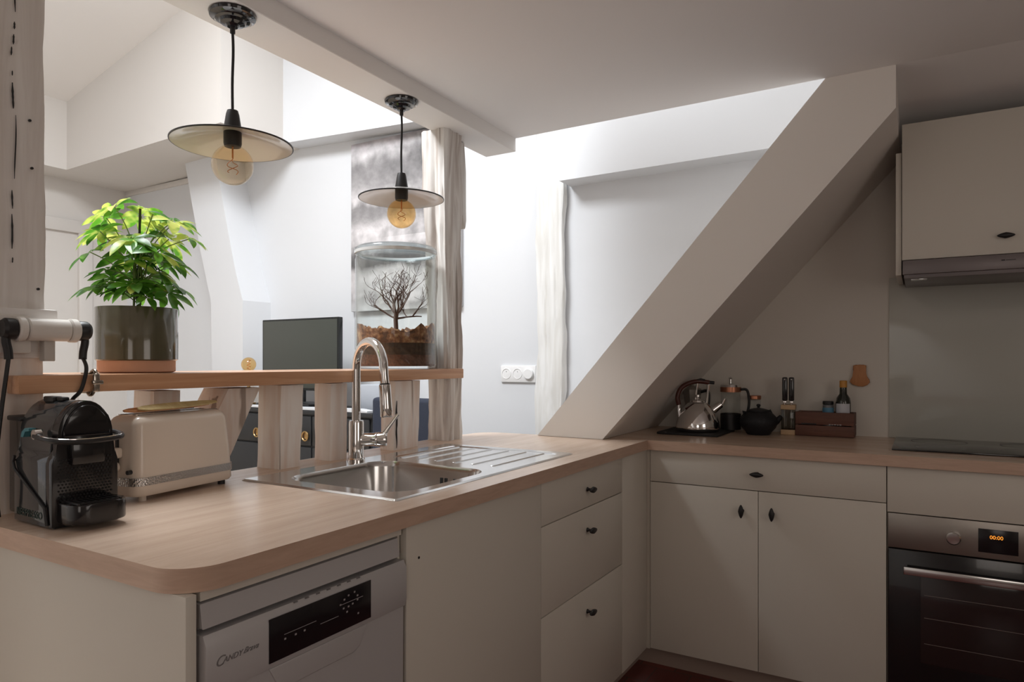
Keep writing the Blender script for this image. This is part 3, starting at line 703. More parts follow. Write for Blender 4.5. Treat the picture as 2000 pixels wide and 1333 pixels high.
t_ = thing('kitchen_tap', 'tall chrome swan-neck tap with pull-out spray behind the bowl', 'tap', (-1.515, 1.585, T + RZ))
part(t_, 'base', CHROME, (lathe, [(0, 0), (.027, 0), (.027, .006), (.0235, .010), (.0235, .120), (.022, .126), (.0, .126)], (0, 0, 0), 28))
dr_ = Vector((.155, -.048, 0)); n_ = dr_.normalized(); Rr = dr_.length / 2
pts = [Vector((0, 0, .12)), Vector((0, 0, .20)), Vector((0, 0, .285))]
for a in range(170, -11, -10):
    if a < 10: break
    pts.append(n_ * (Rr + Rr * math.cos(math.radians(a))) + Vector((0, 0, .290 + Rr * math.sin(math.radians(a)))))
end = n_ * (2 * Rr + .006) + Vector((0, 0, .245)); pts.append(n_ * (2 * Rr + .001) + Vector((0, 0, .275))); pts.append(end)
part(t_, 'spout', CHROME, (tube, pts, .0135, 18))
dn = Vector((.10, -.03, -1)).normalized()
sp = end + dn * .003
hd = part(t_, 'spray_head', CHROME, (lathe, [(0, 0), (.0165, .0), (.0172, .004), (.0178, .060), (.0185, .092), (.016, .096), (0, .096)], tuple(sp), 24, dn))
part(hd, 'seal_ring', BLACKM, (lathe, [(.0, -.004), (.0150, -.004), (.0150, .0005), (0, .0005)], tuple(sp), 24, dn))
ax = Vector((.80, .60, .0)).normalized()
part(t_, 'mixer_body', CHROME, (lathe, [(0, .015), (.0205, .015), (.0205, .056), (.0225, .059), (.0225, .062), (.0215, .064), (.0225, .066), (.0225, .092), (.019, .096), (0, .096)], (0, 0, .066), 26, ax))
a0 = Vector((0, 0, .070)) + ax * .078
part(t_, 'lever', CHROME, (tube, [a0, a0 + Vector((.008, .007, .018)), a0 + Vector((.024, .019, .045)), a0 + Vector((.040, .032, .074))], .005, 12, [.012, .0085, .0055, .005]))

# ------------------------------------------------------------------ pendant lamps
def pendant(loc, shade_z, label, glassm, R_=.160, br=.0455, bz=0.0):
    x, y, z = loc
    L = thing('pendant_lamp', label, 'pendant lamp', loc, 0, 'enamel pendant lamps on the beam')
    part(L, 'ceiling_rose', PORCELAIN, (lathe, [(0, 0), (.057, 0), (.059, -.004), (.057, -.010), (.046, -.014), (.043, -.018), (.034, -.020), (.030, -.027), (.018, -.030), (.013, -.036), (.0, -.036)], (0, 0, 0), 40))
    sz = shade_z - z
    zt = sz + .088
    parts(L, 'cord_grip', BLACKM, (cyl, .0065, -.052, -.036, (0, 0, 0), 14), (cyl, .0065, zt - .018, zt, (0, 0, 0), 14))
    part(L, 'cord', CORD, (tube, smooth_path([(0, 0, -.05), (.001, .001, -.10), (-.0012, 0, (zt - .05) * .6), (0, 0, zt - .01)], 6), .0036, 10))
    part(L, 'socket', BLACKM, (lathe, [(0, zt), (.0135, zt), (.0165, zt - .010), (.0225, sz + .040), (.0225, sz + .028), (.0225, sz + .002), (.0205, sz - .006), (0, sz - .006)], (0, 0, 0), 28))
    prof = [(.020, .034), (.035, .032), (.060, .027), (.095, .018), (R_ - .028, .008), (R_ - .004, .0005), (R_, 0)]
    part(L, 'shade', ENAMEL, (lathe, [(a, b_ + sz) for a, b_ in prof] + [(a - .0005, b_ + sz - .0022) for a, b_ in prof[::-1]], (0, 0, 0), 64), angle=60)
    part(L, 'rim', BLACKRIM, (lathe, [(R_ - .001, sz + .0022), (R_ + .0018, sz + .001), (R_ + .0018, sz - .0018), (R_ - .001, sz - .0026), (R_ - .001, sz + .0022)], (0, 0, 0), 64))
    bc = sz - .050 + bz
    bu = B()
    pr = [(.0125, bc + br + .018), (.0130, bc + br + .006)]
    for a in range(20, 181, 8): pr.append((max(0.0, br * math.sin(math.radians(a))), bc + br * math.cos(math.radians(a))))
    lathe(bu, pr, (0, 0, 0), 40)
    bo = ob('bulb', bu, glassm, L, angle=80)
    pts_ = []
    for k in range(60):
        u = k / 59; a = u * 2 * PI * 1.5
        pts_.append((.011 * math.sin(a * 2) * (1 - .2 * u), .011 * math.cos(a) , bc - .022 + .040 * (1 - abs(2 * u - 1))))
    part(bo, 'filament', FILAM, (tube, pts_, .0009, 6), (tube, [(0, 0, bc + .018), (0, 0, bc + br)], .0022, 8))
    part(bo, 'screw_cap', BRASS, (cyl, .0128, bc + br + .008, sz - .004 if sz - .004 > bc + br + .008 else bc + br + .02, (0, 0, 0), 20))
    return L
pendant((-1.541, 1.157, 2.142), 1.800, 'larger-looking near enamel pendant lamp with globe bulb, above the plant', AMBERC, .150, .0520, -.004)
pendant((-1.551, 1.845, 2.142), 1.800, 'farther enamel pendant lamp with amber globe bulb, above the glass jar', AMBER, .146, .050, -.003)

# ------------------------------------------------------------------ coffee machine (front looks along local +X)
m_ = thing('coffee_machine', 'small black capsule coffee machine with looped lever at the near worktop end', 'coffee machine', (-1.388, .652, T), math.radians(-1))
# body: side outline (y across front, 0..W)
W_ = .122; D_ = .150
def arch(y0, y1, zs, zt, n=16):
    return [((y0 + y1) / 2 + (y1 - y0) / 2 * math.cos(PI * k / n), zs + (zt - zs) * math.sin(PI * k / n)) for k in range(n + 1)]
low = [(0.0, .004), (W_, .004), (W_, .118), (W_ - .006, .140), (W_ - .010, .150)]
prof = [(0, .004), (W_, .004), (W_, .122), (W_ - .004, .136), (W_ - .011, .148), (W_ - .011, .172)] + arch(.011, W_ - .011, .172, .240)[1:-1] + [(.011, .172), (.011, .148), (.004, .136), (0, .122)]
part(m_, 'body', GREYSIDE, (prism, prof, -D_, -.022, 'x', .002, 2))
part(m_, 'front', BLACKP, (prism, prof, -.024, 0.0, 'x', .003, 2))
part(m_, 'dome', BLACKP, (prism, [(a, b_) for a, b_ in arch(.018, W_ - .018, .172, .232)], -.004, .006, 'x', .003, 2))
parts(m_, 'top_cap', BLACKM, (box, -.125, -.085, .040, .060, .235, .246, .003), (box, -.080, -.055, .044, .058, .238, .2455, .003))
# water tank behind
part(m_, 'water_tank', thinglass('smoky_tank_plastic', (.62, .62, .62)), (box, -D_ - .055, -D_ - .002, .012, W_ - .012, .01, .205, .006))
part(m_, 'tank_lid', BLACKM, (box, -D_ - .058, -D_, .010, W_ - .010, .196, .206, .003))
# lever loop
lv = part(m_, 'lever', BLACKM, (tube, smooth_path([(-.055, -.004, .174), (-.005, -.006, .170), (.020, .010, .166), (.026, W_ / 2, .164), (.020, W_ - .010, .166), (-.005, W_ + .006, .170), (-.055, W_ + .004, .174)], 8), .0055, 10))
part(m_, 'lever_trim', CHROME, (tube, smooth_path([(-.030, -.0075, .176), (-.003, -.008, .174), (.022, .009, .170), (.029, W_ / 2, .168), (.022, W_ - .009, .170), (-.003, W_ + .007, .174)], 8), .0014, 8))
parts(m_, 'hinge_cap', CHROME, (cyl, .0095, -.012, .0, (-.052, .004, .177), 20, 'y'), (cyl, .0095, 0, .012, (-.052, W_ - .004, .177), 20, 'y'))
# coffee outlet and mesh front
part(m_, 'outlet', BLACKP, (box, -.004, .012, .030, W_ - .030, .118, .166, .005))
hx = B()
for r_ in range(15):
    for c2 in range(16):
        y = .012 + c2 * .0064 + (r_ % 2) * .0032; z = .048 + r_ * .0058
        if y > W_ - .012: continue
        cyl(hx, .0019, 0, .0016, (-.0004, y, z), 6, 'x')
ob('front_mesh', hx, plain('matt_black_mesh', (.008, .008, .008), .7), m_)
part(m_, 'drip_tray', BLACKP, (prism, rrect(-.004, .062, .010, W_ - .006, [.03, 0, 0, .03], 8), .012, .050, 'z', .004, 2))
part(m_, 'tray_grid', BLACKM, *([(box, .0, .054, .020 + k * .011, .0235 + k * .011, .0495, .0525) for k in range(8)] + [(box, .002, .0055, .015, .105, .0495, .052), (box, .050, .0535, .025, .095, .0495, .052)]))
part(m_, 'base_foot', BLACKM, (box, -D_ + .01, -.01, .01, W_ - .01, 0, .005))
MYn = Matrix(((1, 0, 0, 0), (0, 0, -1, 0), (0, 1, 0, 0), (0, 0, 0, 1)))
text_mesh('embossed_lettering', 'NESPRESSO', .020, plain('dark_embossed_letters', (.02, .045, .04), .3), m_, Matrix.Translation((-.138, -.0006, .016)) @ MYn, space=1.02)
part(m_, 'side_trim', BLACKM, (tube, [(-.142, -.002, .130), (-.146, -.003, .118), (-.14, -.003, .105), (-.020, -.003, .040), (-.012, -.003, .008)], .0028, 8))
part(m_, 'blue_light_patch', plain('cyan_sticker', (.06, .22, .26), .4), (prism, [(-.122, .168), (-.118, .178), (-.105, .186), (-.088, .186), (-.088, .181), (-.104, .179), (-.112, .168)], -.0002, .0115, 'y'))  # flat cyan patch on the machine side

# ------------------------------------------------------------------ toaster (long side along local +X, front at local y=0, body behind)
TQ = thing('toaster', 'cream enamelled long-slot toaster with chrome trim band', 'toaster', (-1.489, .872, T), math.radians(98.5))
Lx, Dy, Hz = .292, .130, .193
def shell(bm, x0, x1, y0, y1, z0, z1, r_bot, r_top, taper, seg=8):
    rings = []
    steps = [(z0, 0.0, r_bot)] + [(z0 + (z1 - z0 - r_top) * k / 4, 0, r_bot) for k in (1, 2, 3, 4)]
    prev = None
    lv = [(z0, 0.004), (z0 + .006, 0)] + [(z0 + (z1 - z0 - r_top) * k / 4, taper * (k / 4) ** 1.5) for k in (1, 2, 3, 4)]
    for k in range(1, 7):
        a = PI / 2 * k / 6; lv.append((z1 - r_top + r_top * math.sin(a), taper + r_top * (1 - math.cos(a))))
    for (z, i_) in lv:
        ring = loop(bm, [(x, y, z) for x, y in rrect(x0 + i_, x1 - i_, y0 + i_, y1 - i_, max(.004, r_bot - i_ * .5), seg)])
        if prev:
            for i in range(len(ring)): bm.faces.new((prev[i], prev[(i + 1) % len(ring)], ring[(i + 1) % len(ring)], ring[i]))
        else: bm.faces.new(ring[::-1])
        prev = ring
    bm.faces.new(prev)
part(TQ, 'body', CREAM, (shell, 0, Lx, 0, Dy, .012, Hz, .028, .024, .012), angle=50)
def band(bm, z0, z1, off):
    pts2 = rrect(-off, Lx + off, -off, Dy + off, .028 + off, 8)
    a = loop(bm, [(x, y, z0) for x, y in pts2]); b2 = loop(bm, [(x, y, z1) for x, y in pts2])
    pin = rrect(.004, Lx - .004, .004, Dy - .004, .026, 8)
    ai = loop(bm, [(x, y, z0) for x, y in pin]); bi = loop(bm, [(x, y, z1) for x, y in pin])
    for i in range(len(a)):
        j = (i + 1) % len(a)
        bm.faces.new((a[i], a[j], b2[j], b2[i])); bm.faces.new((b2[i], b2[j], bi[j], bi[i])); bm.faces.new((ai[i], ai[j], a[j], a[i]))
KN, t2, b2_ = nt('knurled_chrome_band'); setp(b2_, Base_Color=(.50, .49, .48, 1), Metallic=1.0, Roughness=.28)
tc = t2.nodes.new('ShaderNodeTexCoord'); vo_ = t2.nodes.new('ShaderNodeTexVoronoi'); vo_.inputs['Scale'].default_value = 260
bp = t2.nodes.new('ShaderNodeBump'); bp.inputs['Strength'].default_value = .6; bp.inputs['Distance'].default_value = .002
t2.links.new(tc.outputs['Object'], vo_.inputs['Vector']); t2.links.new(vo_.outputs[0], bp.inputs['Height']); t2.links.new(bp.outputs[0], b2_.inputs['Normal'])
part(TQ, 'trim_band', KN, (band, .036, .054, .0012), angle=50)
parts(TQ, 'bread_slot', BLACKM, (box, .035, Lx - .035, .040, .056, Hz - .002, Hz + .0006), (box, .035, Lx - .035, .074, .090, Hz - .002, Hz + .0006))
parts(TQ, 'slot_frame', CHROME, (box, .030, Lx - .030, .034, .040, Hz - .001, Hz + .001), (box, .030, Lx - .030, .090, .096, Hz - .001, Hz + .001))
# end controls on local -X end
part(TQ, 'lever_knob', CREAM, (box, -.026, .006, .048, .078, .098, .122, .006, 3), label='cream push-down lever')
part(TQ, 'lever_slot', BLACKM, (box, -.0015, .004, .060, .066, .075, .160))
part(TQ, 'browning_dial', CREAM, (cyl, .011, 0, .016, (-.014, .063, .078), 20, 'x', None, .002))
parts(TQ, 'button', BLACKM, (cyl, .0050, 0, .010, (-.006, .022, .068), 14, 'x'), (cyl, .0040, 0, .008, (-.005, .100, .068), 14, 'x'))
for (x, y) in ((.03, .02), (Lx - .03, .02), (.03, Dy - .02), (Lx - .03, Dy - .02)):
    part(TQ, 'foot', BLACKM if x > .1 else CREAM, (cyl, .009, 0, .013, (x, y, 0), 14))
# wooden tongs lying on the toaster
tg = thing('toast_tongs', 'pair of wooden toast tongs lying across the toaster top', 'tongs', (-1.530, .868, T + Hz + .007), math.radians(97.5))
tg.rotation_euler = (math.radians(24), 0, math.radians(97.5))
def slat(bm, x0, x1, w0, w1, z0, lift, yo):
    up, dn_ = [], []
    n = 14
    for k in range(n + 1):
        u = k / n; x = x0 + (x1 - x0) * u; ww = (w0 + (w1 - w0) * math.sin(PI * min(1, u * 1.1)) ** .6) * (1 if 0 < k < n else .45)
        zc_ = z0 + lift * u
        up.append([bm.verts.new((x, yo - ww / 2, zc_ + .003)), bm.verts.new((x, yo + ww / 2, zc_ + .003))])
        dn_.append([bm.verts.new((x, yo - ww / 2, zc_)), bm.verts.new((x, yo + ww / 2, zc_))])
    for k in range(n):
        bm.faces.new((up[k][0], up[k + 1][0], up[k + 1][1], up[k][1])); bm.faces.new((dn_[k][1], dn_[k + 1][1], dn_[k + 1][0], dn_[k][0]))
        bm.faces.new((up[k][0], dn_[k][0], dn_[k + 1][0], up[k + 1][0])); bm.faces.new((up[k][1], up[k + 1][1], dn_[k + 1][1], dn_[k][1]))
    bm.faces.new((up[0][0], up[0][1], dn_[0][1], dn_[0][0])); bm.faces.new((up[-1][1], up[-1][0], dn_[-1][0], dn_[-1][1]))
part(tg, 'arm', ORANGEWOOD, (slat, 0.0, .235, .012, .022, .001, .004, .004), label='darker lower arm')
part(tg, 'arm', TONGW, (slat, .028, .250, .014, .026, .0085, .006, -.004), label='pale upper arm')

# ------------------------------------------------------------------ plugs on the left post
pl = thing('plug_adapter', 'white multi-way plug adapter fixed beside the left timber post', 'plug adapter', (-1.592, .745, 1.30), 0)
parts(pl, 'wall_box', PLUGW, (box, -.022, -.0, -.14, -.035, -.050, .030, .004))
part(pl, 'body', PLUGW, (cyl, .0235, -.052, .030, (.012, 0, 0), 28, 'y', None, .003))
parts(pl, 'end_disc', PLUGW, (cyl, .0255, .030, .048, (.012, 0, .0), 28, 'y', None, .003), (cyl, .0255, -.070, -.054, (.012, 0, 0), 28, 'y', None, .003))
part(pl, 'conduit', plain('grey_conduit', (.58, .55, .51), .5), (box, -.016, .006, -.014, .008, -.066, -.020, .002))
def plug(nm_label, loc, pts_, sgn):
    q = thing('power_plug', nm_label, 'plug', loc)
    part(q, 'head', BLACKM, (lathe, [(0, 0), (.020, 0), (.0215, .004), (.0215, .018), (.017, .024), (.0, .024)], (0, 0 if sgn > 0 else 0, 0), 24, Vector((0, sgn, 0))),
         (tube, smooth_path([(0, sgn * .012, -.004), (0, sgn * .016, -.022), (0, sgn * .012, -.045), (0, sgn * .011, -.062)], 4), .008, 12, None))
    part(q, 'cable', CORD, (tube, smooth_path(pts_, 8), .0040, 10))
    return q
L0 = Vector((-1.580, .794, 1.300))
plug('black plug at the right end of the adapter, its cable dropping behind the coffee machine', tuple(L0),
     [(0, .011, -.058), (.028, .004, -.078), (.037, -.003, -.100), (.036, -.012, -.130), (.018, -.020, -.150), (-.020, -.012, -.185), (-.028, -.010, -.26), (-.028, -.012, -.372)], 1)
L1 = Vector((-1.580, .690 - .016, 1.300))
q = plug('black plug at the left end of the adapter, its cable hanging down the post', tuple(L1),
     [(0, -.011, -.058), (.0, -.016, -.10), (-.001, -.024, -.17), (.0, -.032, -.25), (0, -.034, -.32), (.004, -.030, -.377)], -1)
# metal ring clamp on the shelf edge
cl = thing('ring_clamp', 'small shiny metal ring clamp gripping the shelf edge', 'clamp', (-1.5515, .812, 1.187))
pts_ = [(.016 * math.cos(a) - .004, 0.004 * math.sin(a), .027 * math.sin(a)) for a in [math.radians(k) for k in range(-130, 131, 13)]]
part(cl, 'ring', NICKEL, (tube, pts_, .004, 10))
part(cl, 'buckle', NICKEL, (box, .008, .018, -.010, .014, -.004, .006, .003, 2), (box, .009, .0165, -.007, .007, -.020, .020, .003, 2))
parts(cl, 'jaw', NICKEL, (box, -.040, -.006, -.006, .006, .0185, .022, .001, 1), (box, -.040, -.006, -.006, .006, -.0240, -.0205, .001, 1))

# ------------------------------------------------------------------ potted plant
PP = thing('potted_plant', 'variegated umbrella plant in an olive glazed pot with terracotta foot', 'potted plant', (-1.705, 1.000, 1.2055))
part(PP, 'pot', POTG, (lathe, [(.0, .030), (.090, .030), (.0935, .033), (.094, .160), (.0925, .1625), (.090, .160), (.088, .145), (0, .145)], (0, 0, 0), 48))
part(PP, 'pot_foot', TERRA, (lathe, [(0, 0), (.082, 0), (.088, .003), (.088, .030), (0, .030)], (0, 0, 0), 48), label='raw terracotta foot of the pot')
part(PP, 'soil', SOIL, (lathe, [(0, .150), (.05, .151), (.087, .147)], (0, 0, 0), 32))
part(PP, 'support_stake', BLACKM, (tube, [(0, 0, .14), (.003, .006, .418)], .0030, 8), label='thin black plant stake')
right = Vector((math.cos(YAW), math.sin(YAW), 0)); fwd = Vector((-math.sin(YAW), math.cos(YAW), 0))
stems, leaves = B(), B()
rnd = random.Random(5)
# compound leaf heads as (across, up, depth, leaflet length, yellowness)
heads = [(-.085, .395, .01, .050, 1), (-.045, .415, -.02, .058, 1), (.0, .400, .02, .055, 1), (-.105, .355, .03, .055, 1), (-.070, .350, -.04, .055, .8),
         (.045, .400, -.01, .052, 1), (.085, .385, .02, .055, 1), (.105, .378, -.03, .060, 1), (.060, .345, .04, .060, .9), (.120, .345, .03, .050, .8),
         (-.100, .300, -.03, .062, .0), (-.050, .300, .03, .060, .4), (.010, .330, -.05, .055, .6), (.075, .300, -.04, .065, .7), (.030, .290, .05, .060, .5),
         (-.085, .245, .04, .052, .0), (-.045, .255, -.05, .055, .0), (.0, .250, .05, .060, .1), (.055, .255, .0, .060, .3), (.105, .272, -.02, .052, .1),
         (-.078, .215, -.03, .060, .0), (-.030, .212, .05, .055, .0), (.022, .220, -.05, .060, .0), (.080, .222, .03, .055, .0), (.098, .200, -.04, .052, .0),
         (.050, .200, .05, .050, .0), (-.030, .340, .0, .050, .8), (.030, .365, .04, .050, .9), (.0, .285, -.02, .055, .3), (-.020, .200, -.06, .045, .0), (.060, .185, -.065, .042, .0)]
for _k in range(7):
    heads.append((rnd.uniform(-.07, .075), rnd.uniform(.20, .33), rnd.uniform(-.05, .05), rnd.uniform(.045, .06), .25))
for (u, z, dpt, ll, yel) in heads:
    hp = right * u + fwd * dpt + Vector((0, 0, z))
    # petiole from the central stems
    z0 = .150 + (z - .15) * rnd.uniform(.35, .6)
    st = Vector((rnd.uniform(-.010, .010), rnd.uniform(-.010, .010), z0))
    mid = st.lerp(hp, .5) + Vector((0, 0, .012))
    tube(stems, smooth_path([st, mid, hp], 4), .0013, 6)
    radial = Vector((hp.x, hp.y, 0)); radial = radial.normalized() if radial.length > .01 else Vector((1, 0, 0))
    axis_ = (radial * rnd.uniform(.1, .8) + Vector((0, 0, .8)) + Vector((rnd.uniform(-.2, .2), rnd.uniform(-.2, .2), 0))).normalized()
    e1 = axis_.orthogonal().normalized(); e2 = axis_.cross(e1); nl = rnd.choice((7, 7, 8)); off = rnd.uniform(0, 1)
    for k in range(nl):
        a = 2 * PI * (k + off) / nl
        dirv = (e1 * math.cos(a) + e2 * math.sin(a)); L_ = ll * rnd.uniform(.80, 1.15); rnd_d = rnd.uniform(.12, .55)
        side = axis_.cross(dirv).normalized(); wd = L_ * .225
        rows = []; NS = 7
        for s2 in range(NS + 1):
            q = s2 / NS
            wv = wd * (math.sin(PI * min(1, q ** 1.15 * .97 + .03)) ** .85) * (1.0 if q > .12 else q / .12 * .6 + .1)
            droop = -q * q * L_ * rnd_d
            c0 = hp + dirv * (.006 + L_ * q) + axis_ * (.006 * q) + Vector((0, 0, droop))
            rows.append((leaves.verts.new(c0 - side * wv + axis_ * wv * .25), leaves.verts.new(c0), leaves.verts.new(c0 + side * wv + axis_ * wv * .25)))
        my = 1 if rnd.random() < yel * .85 else 0
        for ra, rb in zip(rows, rows[1:]):
            for i in (0, 1):
                f = leaves.faces.new((ra[i], ra[i + 1], rb[i + 1], rb[i])); f.material_index = my
for k in range(3):
    a = k * 2.1; tube(stems, smooth_path([(.008 * math.cos(a), .008 * math.sin(a), .145), (.010 * math.cos(a + 1), .010 * math.sin(a + 1), .24), (.006 * math.cos(a + 2), .006 * math.sin(a), .345)], 5), .0028, 8)
ob('stem', stems, STEMM, PP)
lf = ob('foliage', leaves, LEAFG, PP, angle=80, mats=[LEAFG, LEAFY])

# ------------------------------------------------------------------ glass jar terrarium
J = thing('glass_jar', 'large lidded glass jar terrarium with moss and a bare little tree', 'glass jar', (-1.705, 1.997, 1.2055))
JR, JH = .152, .440
part(J, 'glass_wall', GLASS, (lathe, [(0, .001), (JR - .012, .001), (JR - .003, .006), (JR, .016), (JR, JH - .030), (JR - .004, JH - .018), (JR - .004, JH - .006)], (0, 0, 0), 64), (lathe, [(JR - .008, JH - .006), (JR - .008, JH - .018), (JR - .005, JH - .03), (JR - .005, .020), (JR - .012, .010), (0, .009)], (0, 0, 0), 64), angle=60)
part(J, 'lid', RIMGLASS, (lathe, [(0, JH + .024), (.10, JH + .023), (JR - .010, JH + .018), (JR + .002, JH + .010), (JR + .003, JH - .002), (JR - .002, JH - .008), (JR - .012, JH - .008), (JR - .016, JH - .018), (JR - .020, JH - .018)], (0, 0, 0), 64), angle=60)
part(J, 'lid_seal', plain('clear_seal', (.70, .74, .76), .2, coat=.5), (lathe, [(JR - .003, JH - .010), (JR + .002, JH - .009), (JR + .0035, JH + .001), (JR - .001, JH + .002), (JR - .003, JH - .010)], (0, 0, 0), 64))
part(J, 'gravel_layer', GRAVEL, (lathe, [(0, .0095), (JR - .008, .0105), (JR - .0065, .020), (JR - .0065, .052), (0, .052)], (0, 0, 0), 48))
part(J, 'substrate', PEAT, (lathe, [(0, .0525), (JR - .0065, .0525), (JR - .0065, .095), (0, .095)], (0, 0, 0), 48))
bm = B()
R0 = JR - .0068; rings = []
NR, NA = 22, 64
for i in range(NR + 1):
    rr = R0 * i / NR; row = []
    for k in range(NA if i else 1):
        a = 2 * PI * k / NA; x, y = rr * math.cos(a), rr * math.sin(a)
        side_ = Vector((x, y, 0)).dot(right)
        hgt = .130 + .030 * abs(side_ / R0) ** 1.2 + .022 * noise.noise(Vector((x * 14, y * 14, 3))) + .016 * noise.noise(Vector((x * 45, y * 45, 1))) + .009 * noise.noise(Vector((x * 110, y * 110, 5)))
        row.append(bm.verts.new((x, y, hgt)))
    rings.append(row)
for a_, b_ in zip(rings, rings[1:]):
    for k in range(NA):
        j = (k + 1) % NA
        if len(a_) == 1: bm.faces.new((a_[0], b_[k], b_[j]))
        else: bm.faces.new((a_[k], b_[k], b_[j], a_[j]))
base_ = [bm.verts.new((R0 * math.cos(2 * PI * k / NA), R0 * math.sin(2 * PI * k / NA), .0955)) for k in range(NA)]
for k in range(NA): bm.faces.new((rings[-1][k], base_[k], base_[(k + 1) % NA], rings[-1][(k + 1) % NA]))
bm.faces.new(base_)
ob('moss', bm, MOSS, J, angle=80)
bm = B(); rt = random.Random(12)
def branch(p, d_, L_, r_, depth):
    pts2, rads = [p], [r_]; q = p.copy(); dd = d_.copy()
    n = 5
    for k in range(n):
        dd = (dd + Vector((rt.uniform(-.25, .25), rt.uniform(-.25, .25), rt.uniform(-.12, .2)))).normalized()
        q = q + dd * (L_ / n)
        hr = math.hypot(q.x, q.y)
        if hr > .120: q.x *= .120 / hr; q.y *= .120 / hr
        q.z = min(q.z, JH - .035); pts2.append(q.copy()); rads.append(max(.0006, r_ * (1 - .5 * (k + 1) / n)))
    tube(bm, pts2, r_, 6, rads)
    if depth:
        for _ in range(3 if depth > 1 else 2):
            k = rt.choice((2, 3, 4, 5)); side_ = Vector((rt.uniform(-1, 1), rt.uniform(-1, 1), rt.uniform(-.1, .6))).normalized()
            branch(pts2[k], (dd * .65 + side_ * .8).normalized(), L_ * rt.uniform(.55, .8), rads[k] * .7, depth - 1)
tp = Vector((-.002, 0, .12))
tube(bm, [(-.002, 0, .10), (.0, 0, .15), (-.004, .002, .185), (.002, 0, .215)], .008, 10, [.010, .0085, .0085, .009])
for (a, up) in ((0, .9), (1.0, 1.1), (2.1, .8), (3.1, 1.0), (4.2, 1.2), (5.2, .8), (2.6, .35), (.4, .3)):
    branch(Vector((.0, 0, .205 if up > .5 else .19)), Vector((math.cos(a + YAW), math.sin(a + YAW), up)).normalized(), .105, .0042, 3)
ob('twig_tree', bm, BARK, J, angle=80)

# ------------------------------------------------------------------ living side
# poster, origin at its lower left corner
P0 = Vector((-3.109, YW - .034, 1.548))
po = thing('poster', 'black-and-white winter landscape photograph on canvas hanging on the outer wall', 'poster', tuple(P0))
part(po, 'canvas', CANVAS, (box, 0, .845, .002, .033, 0, 1.062, .002))
part(po, 'picture', POSTERM, (box, .001, .844, .0, .0025, .001, 1.061, .0005))
# socket plate
so = thing('socket_plate', 'white triple plate with two sockets and a round dimmer on the outer wall', 'wall sockets', (-2.003, YW, 1.118))
part(so, 'plate', OUTLETW, (box, 0, .222, -.012, -.0005, 0, .092, .004, 2))
for i in range(2):
    cx_ = .037 + i * .071
    bm = B(); lathe(bm, [(.030, .010), (.029, .014), (.026, .014), (.0245, .004), (0, .004)], (cx_, 0, .047), 28, Vector((0, -1, 0)))
    so_ = ob('socket', bm, OUTLETW, so)
    parts(so_, 'pin_hole', INK, *[(cyl, .0028, 0, .0016, (cx_ + a, -.0035, .045), 10, Vector((0, -1, 0))) for a in (-.0095, .0095)])
    part(so_, 'earth_pin', STEEL, (cyl, .0024, 0, .009, (cx_, -.003, .058), 10, Vector((0, -1, 0))))
bm = B(); lathe(bm, [(.029, .010), (.029, .024), (.026, .027), (0, .027)], (.181, 0, .047), 28, Vector((0, -1, 0))); ob('dimmer_knob', bm, OUTLETW, so)
# television
tv = thing('television', 'black flat-screen television on the dark dresser', 'television', (-3.275, 2.93, .965), math.radians(0))
part(tv, 'housing', TVBLK, (box, -.335, .335, 0.0, .035, .09, .532, .005, 2))
part(tv, 'screen', plain('glossy_screen', (.055, .060, .052), .22), (box, -.322, .322, -.0015, .001, .105, .520, .0004))
part(tv, 'stand_neck', BLACKM, (box, -.03, .03, .012, .03, .02, .12, .002))
part(tv, 'stand_foot', BLACKM, (box, -.17, .17, -.08, .10, 0, .016, .005, 2))
# dresser
dz = .95
ds = thing('dresser', 'charcoal painted chest of drawers with brass ring handles', 'dresser', (0, 0, 0))
part(ds, 'carcass', DRESSER, (box, -4.35, -2.56, 2.80, YW - .25 + .2, 0.05, dz - .025))
part(ds, 'top', DRESSER, (box, -4.37, -2.54, 2.78, YW - .04, dz - .025, dz, .004))
for i in range(4):
    for k, (z0, z1) in enumerate(((.745, .915), (.42, .735), (.08, .41))):
        x0 = -4.34 + i * .445
        dd = part(ds, 'drawer', DRESSER, (box, x0, x0 + .435, 2.785, 2.80, z0, z1, .004))
        if (i >= 1 and k == 0) or i in (0, 3):
            kx = {0: -4.12, 1: -3.70, 2: -3.47, 3: -3.05}[i] if k == 0 else x0 + .217
            kz = .805 if k == 0 else (z0 + z1) / 2
            kb = B(); cyl(kb, .020, 0, .006, (kx, 2.785, kz), 20, Vector((0, -1, 0))); rp = [(kx + .024 * math.sin(a), 2.772, kz - .004 + .026 * math.cos(a)) for a in [2 * PI * q / 20 for q in range(20)]]
            tube(kb, rp + [rp[0]], .0045, 8, None, False); ob('ring_handle', kb, BRASS, dd)
cb = B()
prism(cb, [(-3.72, dz + .001), (-2.58, dz + .001), (-2.58, dz + .012), (-2.66, dz + .020), (-3.2, dz + .014), (-3.72, dz + .012)], 2.782, 2.845, 'y', .003, 2)
tag(ob('folded_cloth', cb, CLOTH), 'pale folded cloth lying along the dresser top below the television', 'cloth')
bx_ = B(); box(bx_, -2.78, -2.585, 2.93, 3.10, dz + .001, dz + .15, .008)
tag(ob('silver_box', bx_, plain('silver_grey_plastic', (.42, .45, .50), .35)), 'silver-grey box on the dresser right of the television', 'box')
